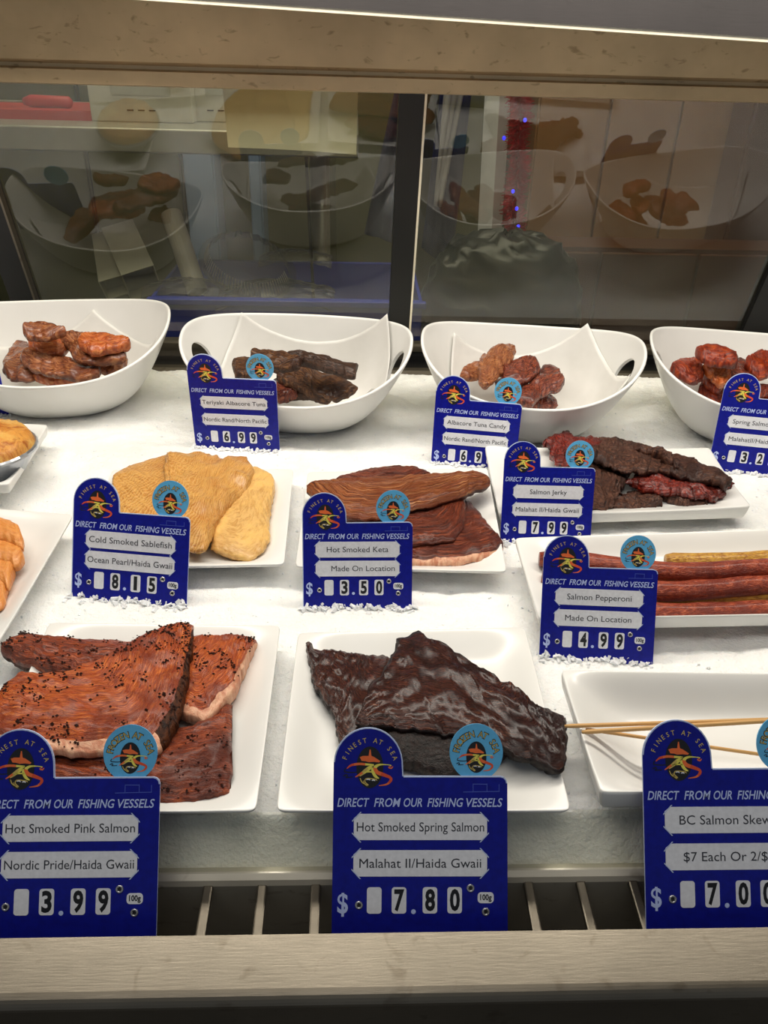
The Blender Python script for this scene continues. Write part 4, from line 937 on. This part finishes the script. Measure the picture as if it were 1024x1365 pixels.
sign((442, 1257), (677, 1256), -.03, R(35), 'Hot Smoked Spring Salmon', 'Malahat II/Haida Gwaii', ' 780', 'large blue price sign at the front centre reading 7.80', ybase=.985, hs=.915)
sign((862, 1250), (1096, 1247), -.03, R(35), 'BC Salmon Skewer', '$7 Each Or 2/$12', ' 700', 'large blue price sign at the front right reading 7.00', ybase=.985, unit=None, hs=.915)

# loose ice shards over the bed, thicker beside signs and along the front guard
for _ in range(1500):
    x = random.uniform(-.45, .62); y = random.uniform(.372, 1.18)
    SHARDS.append((x, y, ice_h(x, y)+random.uniform(-.0005, .0008), random.uniform(.0012, .0032)))
o = shard_mb(SHARDS).obj('ice_shards'); setp(o, 'loose clear ice shards strewn over the crushed ice and heaped at the sign feet', 'ice', kind='stuff')

# ================================================================== kitchen behind the glass
K = {}
K['grey'] = plain('pale_steel_kitchen', (176, 176, 166), .35, .5); K['red'] = plain('red_plastic', (196, 58, 56), .4); K['wh'] = plain('white_carton', (214, 212, 204), .6)
K['cream'] = plain('cream_paper', (246, 244, 224), .7); K['bluebin'] = plain('blue_bin_plastic', (34, 56, 190), .4); K['greybox'] = plain('grey_carton', (186, 186, 176), .6)
_t = NT('thin_cream_paper'); _o = [n for n in _t.t.nodes if n.type == 'OUTPUT_MATERIAL'][0]; _tl = _t.n('ShaderNodeBsdfTranslucent'); _tl.inputs[0].default_value = lin((246, 244, 222)); _mx = _t.n('ShaderNodeMixShader'); _mx.inputs[0].default_value = .5
_t.b.inputs['Base Color'].default_value = lin((244, 242, 222)); _t.b.inputs['Roughness'].default_value = .7; _t.l(_t.b.outputs[0], _mx.inputs[1]); _t.l(_tl.outputs[0], _mx.inputs[2]); _t.l(_mx.outputs[0], _o.inputs[0]); K['cream'] = _t.m
K['post'] = plain('white_painted_post', (240, 242, 246), .4); K['navy'] = plain('navy_cloth', (42, 46, 74), .8); K['bag'] = plain('dark_green_bag', (22, 30, 26), .3)
K['tinsel'] = plain('red_tinsel', (214, 30, 44), .35); K['pale'] = plain('pale_blue_reflection', (128, 150, 184), .5); K['tube'] = plain('grey_card_tube', (196, 194, 186), .6)  # the pale blue is reflected light given as a surface colour
K['cable'] = plain('black_cable', (14, 14, 14), .5); K['brown'] = plain('brown_cupboard', (88, 52, 28), .4); K['beige'] = plain('beige_cupboard', (150, 108, 64), .5); K['mauve'] = plain('grey_cloth', (170, 168, 172), .8)
K['led'] = NT('blue_led').set(Base_Color=(.02, .02, .9, 1), Emission_Color=(.03, .03, 1, 1), Emission_Strength=3.0)
K['olive'] = plain('olive_cupboard', (92, 92, 62), .5)
def at(x, y, Y): return gY(x, y, Y)
def pbox(name, x0, x1, y0, y1, Y, dep, m, label, cat, group=None, parts=None, kind=None):
    """box whose front face spans the given picture rectangle at distance Y"""
    a, c = at(x0, y1, Y), at(x1, y0, Y); w, h = c.x-a.x, c.z-a.z
    root = empty(name, ((a.x+c.x)/2, Y+dep/2, a.z)); setp(root, label, cat, group, kind)
    return root, w, h
# worktop of steel on legs
a = at(-40, 203, 1.55); zt = at(150, 170, 1.55).z; xe = at(478, 185, 1.55).x
wt = setp(empty('steel_worktop', (0, 1.55, zt)), 'stainless kitchen worktop seen through the left glass door', 'worktop')
def kp(mb, name, root, **k): o = mb.obj(name, root, **k); o.matrix_parent_inverse = Matrix.Translation(root.location).inverted(); return o
b = MB(); b.box(((-1.5+xe)/2, 1.55+.3, zt-.02), (xe+1.5, .6, .040), K['grey']); kp(b, 'worktop_slab', wt, bevel=.004)
lp = at(425, 300, 1.82)
for x in (lp.x, -1.4):
    for y in (1.82, 2.08):
        b = MB(); b.tube([(x, y, zt-.04), (x, y, FZ)], .017, K['grey'], 16); kp(b, 'leg', wt, smooth=True)
b = MB(); p0 = at(408, 200, 1.57); b.tube([(p0.x, 1.57, zt-.04), (p0.x+.004, 1.572, zt-.18), (p0.x+.012, 1.575, zt-.4), (p0.x+.01, 1.58, FZ+.002)], .003, K['cable'], 8)
o = b.obj('power_cable'); setp(o, 'black cable hanging down beside the steel table leg', 'cable')
# red board and knife
p = at(60, 160, 1.66); b = MB(); b.prism(rrect(-.26, at(126, 160, 1.66).x-p.x, -.09, .13, .012), 0, .016, K['red']); o = b.obj('cutting_board'); o.location = (p.x, 1.75, zt); setp(o, 'red plastic cutting board on the steel worktop', 'cutting board')
kn = setp(empty('kitchen_knife', (p.x-.01, 1.72, zt+.018)), 'knife with a red handle lying on the red cutting board', 'knife')
b = MB(); b.tube([(-.045, 0, .008), (-.03, 0, .009), (.02, 0, .009), (.04, 0, .008), (.046, 0, .007)], [.006, .011, .010, .0105, .005], K['red'], 14); b.obj('handle', kn, smooth=True)
b = MB(); b.prism([(-.045, -.008), (-.20, -.002), (-.22, .006), (-.045, .010)], .006, .008, K['grey']); b.obj('blade', kn)
# cartons
def carton(x0, x1, Y, h, label, dark=True):
    p, q = at(x0, 165, Y), at(x1, 165, Y); r = setp(empty('carton', ((p.x+q.x)/2, Y+.1, zt)), label, 'box', 'white cartons on the worktop')
    w = q.x-p.x; b = MB(); b.box((0, 0, h/2), (w, .2, h), K['wh']); b.obj('box_body', r, bevel=.002)
    if dark:
        b = MB(); b.prism([(-.28*w, .045), (.30*w, .045), (.30*w, .075), (-.28*w, .075)], 0, .002, K['greybox']); o = b.obj('dark_window', r); o.rotation_euler = (pi/2, 0, 0); o.location = (0, -.1, .0)
        b = MB()
        for k_ in range(3): b.box((-.02+.02*k_, -.101, .02), (.012, .001, .002), M['s_text'])
        b.obj('printed_marks', r)
carton(123, 258, 1.66, .11, 'white carton with a dark window beside the red cutting board'); carton(262, 330, 1.70, .10, 'plain white carton half hidden by the hanging paper', True)
# cream sheet taped behind the glass
c4 = [gd(x, y, -.006) for x, y in ((296, 113), (477, 121), (475, 207), (304, 197))]
b = MB(); vs = []; N = 10
for j in range(N+1):
    for i in range(N+1):
        u, v = i/N, j/N; q = c4[0].lerp(c4[1], u).lerp(c4[3].lerp(c4[2], u), v); vs.append(q+DN*(-.0015-.003*sin(u*3)*v))
b.add(vs, [(j*(N+1)+i, j*(N+1)+i+1, (j+1)*(N+1)+i+1, (j+1)*(N+1)+i) for j in range(N) for i in range(N)], K['cream']); o = b.obj('paper_sheet', smooth=True)
setp(o, 'blank cream sheet of paper hung behind the left glass door', 'paper')
# cupboards as pieces behind
def cupboard(x0, x1, Y, m, label, zt_=1.3, name='cupboard', dep=.12, doors=1):
    p, q = at(x0, 300, Y), at(x1, 300, Y); r = setp(empty(name, ((p.x+q.x)/2, Y+dep/2, FZ)), label, 'cupboard'); w = q.x-p.x
    b = MB(); b.box((0, 0, (zt_-FZ)/2), (w, dep, zt_-FZ), m); b.obj('body', r)
    for k_ in range(doors):
        b = MB(); b.box((-w/2+w*(k_+.5)/doors, -dep/2-.008, (zt_-FZ)/2), (w/doors-.008, .016, zt_-FZ-.02), m); d = b.obj('cupboard_door', r, bevel=.002)
        b = MB(); b.tube([(-w/2+w*(k_+.9)/doors, -dep/2-.03, .5), (-w/2+w*(k_+.9)/doors, -dep/2-.03, .62)], .005, K['grey'], 8); b.obj('handle', d)
cupboard(-20, 130, 2.5, K['olive'], 'olive grey cupboard at the far left of the kitchen')
cupboard(132, 250, 2.48, K['olive'], 'olive grey cupboard left of the pale blue light reflection')
cupboard(252, 292, 2.42, K['pale'], 'narrow pale blue light reflection, built as a panel behind the clear containers', name='blue_reflection')  # blue light reflected in the kitchen, built as a coloured panel
cupboard(336, 352, 2.42, K['pale'], 'slim pale blue strip left of the table leg', name='blue_reflection')
cupboard(446, 560, 2.45, K['olive'], 'olive grey cupboard behind the sliding door post')
cupboard(590, 668, 2.45, K['olive'], 'olive cupboard behind the tinsel post')
cupboard(700, 965, 2.40, K['beige'], 'wide beige cupboard behind the right glass door', doors=3)
cupboard(968, 1200, 2.20, K['brown'], 'brown cupboard at the right end of the kitchen')
cupboard(672, 1200, 1.95, K['brown'], 'low brown counter front below the beige cupboard', zt_=at(800, 330, 1.95).z, name='low_counter', doors=4)
# blue bin with packaging
p, q = at(205, 405, 1.48), at(560, 418, 1.48); zr = at(400, 398, 1.48).z
bn = setp(empty('plastic_bin', ((p.x+q.x)/2, 1.62, zr-.25)), 'blue plastic bin full of clear packaging behind the left door', 'bin'); w = q.x-p.x
b = MB(); T = .006; hh = .25
for (c_, d_) in (((0, -.14, hh/2), (w, T, hh)), ((0, .14, hh/2), (w, T, hh)), ((-w/2, 0, hh/2), (T, .28, hh)), ((w/2, 0, hh/2), (T, .28, hh)), ((0, 0, T/2), (w, .28, T))): b.box(c_, d_, K['bluebin'])
b.obj('tub', bn)
b = MB(); b.box((0, -.148, hh-.006), (w+.02, .016, .012), K['bluebin']); b.box((0, .148, hh-.006), (w+.02, .016, .012), K['bluebin']); b.obj('rim', bn, bevel=.003)
b = MB(); b.box((0, 0, (zr-.25-FZ)/2-(zr-.25-FZ)), (w-.04, .24, zr-.25-FZ-.0), K['greybox']); o = b.obj('bin_stand', bn)
# clear ribbed clamshell
def clamshell():
    c = at(330, 350, 1.56); r = setp(empty('clamshell_container', c), 'clear ribbed plastic clamshell tilted in the blue bin', 'container'); r.rotation_euler = (R(38), R(18), R(-14))
    Rr = .085; n = 96; vs = []; prof = [(.0, .022), (.5, .022), (.78, .018), (.86, .0), (.9, -.012), (1.0, -.014), (1.04, -.010)]
    for pr, z in prof:
        for k in range(n):
            t = 2*pi*k/n; rb = 1+(.025*(1 if k % 4 < 2 else -1) if .7 < pr < .95 else 0); vs.append((Rr*pr*rb*cos(t)*1.1, Rr*pr*rb*sin(t)*.8, z))
    fs = [(j*n+k, j*n+(k+1) % n, (j+1)*n+(k+1) % n, (j+1)*n+k) for j in range(len(prof)-1) for k in range(n)]
    b = MB(); b.add(vs, fs, M['clear']); b.obj('lid', r)
    b = MB(); pr_ = [(1.04, -.012), (.95, -.02), (.8, -.045), (.0, -.045)]; vs = [(Rr*q*cos(2*pi*k/n)*1.1, Rr*q*sin(2*pi*k/n)*.8, z) for q, z in pr_ for k in range(n)]
    b.add(vs, [(j*n+k, j*n+(k+1) % n, (j+1)*n+(k+1) % n, (j+1)*n+k) for j in range(3) for k in range(n)], M['clear']); b.obj('base', r)
    for k in range(40):                       # bright moulded ribs
        t = pi+pi*k/40+.1; b = MB(); b.tube([(Rr*.80*cos(t)*1.1, Rr*.80*sin(t)*.8, .019), (Rr*.92*cos(t)*1.1, Rr*.92*sin(t)*.8, -.011)], .0007, K['wh'], 5); b.obj('rib', r)
clamshell()
def filmheap(cx, cy, Y, w, label, sd, m, name='plastic_film', amp=.22):
    c = at(cx, cy, Y); n = 26; vs = []
    for j in range(n+1):
        for i in range(n+1):
            u, v = 2*i/n-1, 2*j/n-1; q = Vector((u*3, v*3, sd)); f = max(0, 1-(u*u+v*v)*.55)
            vs.append((u*w*.5, v*w*.3, (f*.5+amp*.4*noise.turbulence(q, 4, True))*w*.35))
    b = MB(); b.add(vs, [(j*(n+1)+i, j*(n+1)+i+1, (j+1)*(n+1)+i+1, (j+1)*(n+1)+i) for j in range(n) for i in range(n)], m); o = b.obj(name); o.location = c; setp(o, label, 'plastic wrap')
    o.modifiers.new('s', 'SOLIDIFY').thickness = .0008
filmheap(250, 392, 1.55, .16, 'crumpled clear film in the bin left of the clamshell', 2, M['clear'])
filmheap(395, 350, 1.60, .14, 'crumpled clear wrap right of the ribbed clamshell', 5, M['clear'])
filmheap(370, 402, 1.54, .22, 'heap of clear wrapping at the front of the blue bin', 8, M['clear'])
# cartons of foil in bin, open ended tube
for (x, y, s_, yw, lb) in ((190, 378, .062, .35, 'grey carton with a foil-lined open end in the blue bin'), (152, 384, .042, .2, 'small foil-lined carton left of the larger one')):
    c = at(x, y, 1.56); r = setp(empty('foil_carton', c), lb, 'box'); r.rotation_euler = (R(22), R(-14), yw)
    b = MB(); L_ = .16; t_ = .002
    for (c_, d_) in (((0, L_/2, s_/2), (s_, L_, t_)), ((0, L_/2, -s_/2), (s_, L_, t_)), ((-s_/2, L_/2, 0), (t_, L_, s_)), ((s_/2, L_/2, 0), (t_, L_, s_))): b.box(c_, d_, K['greybox'])
    b.obj('sleeve', r); b = MB(); b.box((0, .03, 0), (s_-.004, .003, s_-.004), M['foil']); b.obj('foil_end', r)
p, q = at(228, 285, 1.66), at(250, 350, 1.60); b = MB(); d = (q-p)
dd_ = d.normalized(); ax = dd_.cross(Vector((0, 1, 0))).normalized(); ay = dd_.cross(ax); n = 24; vs = []
for rr, base in ((.020, p), (.020, q+d*.6), (.016, q+d*.6), (.016, p)):
    vs += [base+(ax*cos(2*pi*k/n)+ay*sin(2*pi*k/n))*rr-p for k in range(n)]
b.add(vs, [(j*n+k, j*n+(k+1) % n, ((j+1) % 4)*n+(k+1) % n, ((j+1) % 4)*n+k) for j in range(4) for k in range(n)], K['tube']); o = b.obj('cardboard_tube', smooth=False, recalc=True); o.location = p; setp(o, 'grey open cardboard tube standing tilted in the blue bin', 'tube')
# white post with tinsel and blue lights
def garland():
    Y = 1.75; p, q = at(652, 128, Y), at(688, 128, Y); zlo = at(660, 345, Y).z; w = .034
    bx = at(660, 235, Y).x
    r = setp(empty('white_post', (bx, Y+.02, zlo)), 'white post behind the right glass door hung with red tinsel', 'post')
    tp = at(664, 100, Y); bt = at(655, 342, Y)
    d = Vector((bt.x-tp.x, 0, bt.z-tp.z)); b = MB(); b.tube([(tp.x-bx, .02, tp.z-zlo+.25), (bt.x-bx, .02, -.0)], .026, K['post'], 4); b.obj('shaft', r)
    b = MB(); b.box((bt.x-bx, .01, -.006), (.07, .05, .012), K['post']); b.obj('foot', r)
    b = MB(); b.box((bt.x-bx, .01, (FZ-zlo)/2-.006), (.045, .04, (zlo-FZ)-.012), K['post']); b.obj('lower_shaft', r)
    g_ = setp(empty('tinsel_garland', (at(684, 235, Y).x, Y-.02, at(684, 235, Y).z)), 'red tinsel garland with small blue lights hanging on the white post', 'garland'); o0 = Vector(g_.location)
    b = MB(); rnd = random.Random(3)
    path = [(690, 110), (694, 150), (690, 185), (692, 215), (690, 245), (684, 275), (686, 300), (680, 335)]
    P = resample([at(x, y, Y-.02) for x, y in path], 60)
    for i, c in enumerate(P):
        dens = 90 if (i < 18 or 26 < i) else 40
        for _ in range(dens):
            v = Vector((rnd.gauss(0, 1), rnd.gauss(0, 1), rnd.gauss(0, .7))).normalized(); l = rnd.uniform(.012, .030)*(1 if dens > 20 else .6); s_ = v.cross(Vector((rnd.random(), rnd.random(), rnd.random()))).normalized()*.0012
            c0 = c-o0+Vector((0, 0, rnd.uniform(-.004, .004))); b.add([c0-s_, c0+s_, c0+v*l+s_*.5, c0+v*l-s_*.5], [(0, 1, 2, 3)], K['tinsel'])
    o = b.obj('tinsel_strands', g_); o['kind'] = 'stuff'
    b = MB(); b.tube([c-o0 for c in P], .0015, K['cable'], 6); b.obj('core_wire', g_)
    for (x, y) in ((672, 184), (684, 255), (689, 278), (691, 302), (700, 160)):
        c = at(x, y, Y-.045)-o0; b = MB(); n = 8
        b.tube([c+Vector((0, 0, -.004)), c+Vector((0, 0, -.002)), c+Vector((0, 0, .002)), c+Vector((0, 0, .004))], [.001, .0034, .0034, .001], K['led'], 8); b.obj('blue_light', g_, smooth=True)
garland()
# hanging cloths / apron
def cloth(pts, Y, m, name, label, cat, sd):
    n = 14; top = [at(x, y, Y) for x, y in pts[:2]]; bot = [at(x, y, Y) for x, y in pts[2:]]; cen = sum(top+bot, Vector())/4; vs = []
    for j in range(n+1):
        for i in range(n+1):
            u, v = i/n, j/n; q = top[0].lerp(top[1], u).lerp(bot[0].lerp(bot[1], u), v); vs.append(q-cen+Vector((0, .02*noise.noise(Vector((u*4, v*1.5, sd))), 0)))
    b = MB(); b.add(vs, [(j*(n+1)+i, j*(n+1)+i+1, (j+1)*(n+1)+i+1, (j+1)*(n+1)+i) for j in range(n) for i in range(n)], m); o = b.obj(name, smooth=True); o.location = cen; o.modifiers.new('s', 'SOLIDIFY').thickness = .002; setp(o, label, cat)
cloth([(590, 100), (632, 100), (562, 330), (600, 360)], 1.70, K['navy'], 'hanging_apron', 'navy apron hanging right of the sliding door post', 'apron', 3)
cloth([(594, 100), (622, 100), (578, 275), (588, 275)], 1.66, K['mauve'], 'hanging_towel', 'pale grey folded towel hanging over the navy apron', 'towel', 5)
cloth([(532, 100), (560, 100), (486, 310), (545, 330)], 1.72, K['navy'], 'hanging_apron', 'navy apron seen left of the sliding door post', 'apron', 7)
# dark bag low behind right door
def bag():
    c = at(668, 405, 1.62); n = 40; m_ = 20; vs = []
    for j in range(m_+1):
        f = j/m_*pi*.62
        for i in range(n):
            t = 2*pi*i/n; r = .165*max(.02, sin(f))**.7; q = Vector((cos(t)*2, sin(t)*2, j*.3)); k = 1+.12*noise.noise(q*1.6)
            vs.append((r*k*cos(t), r*k*sin(t)*.6, .14*cos(f)+.02*noise.noise(q*2)))
    b = MB(); b.add(vs, [(j*n+i, j*n+(i+1) % n, (j+1)*n+(i+1) % n, (j+1)*n+i) for j in range(m_) for i in range(n)], K['bag']); o = b.obj('rubbish_bag', smooth=True, recalc=True); o.location = c; setp(o, 'dark green plastic bag bulging low behind the right glass door', 'bag')
    b = MB(); n = 24; b.add([(.13*cos(2*pi*k/n), .08*sin(2*pi*k/n), z) for z in (-.03, FZ-c.z) for k in range(n)], [(k, (k+1) % n, n+(k+1) % n, n+k) for k in range(n)]+[tuple(range(n, 2*n))], K['greybox']); o2 = b.obj('bag_stand', o)
bag()
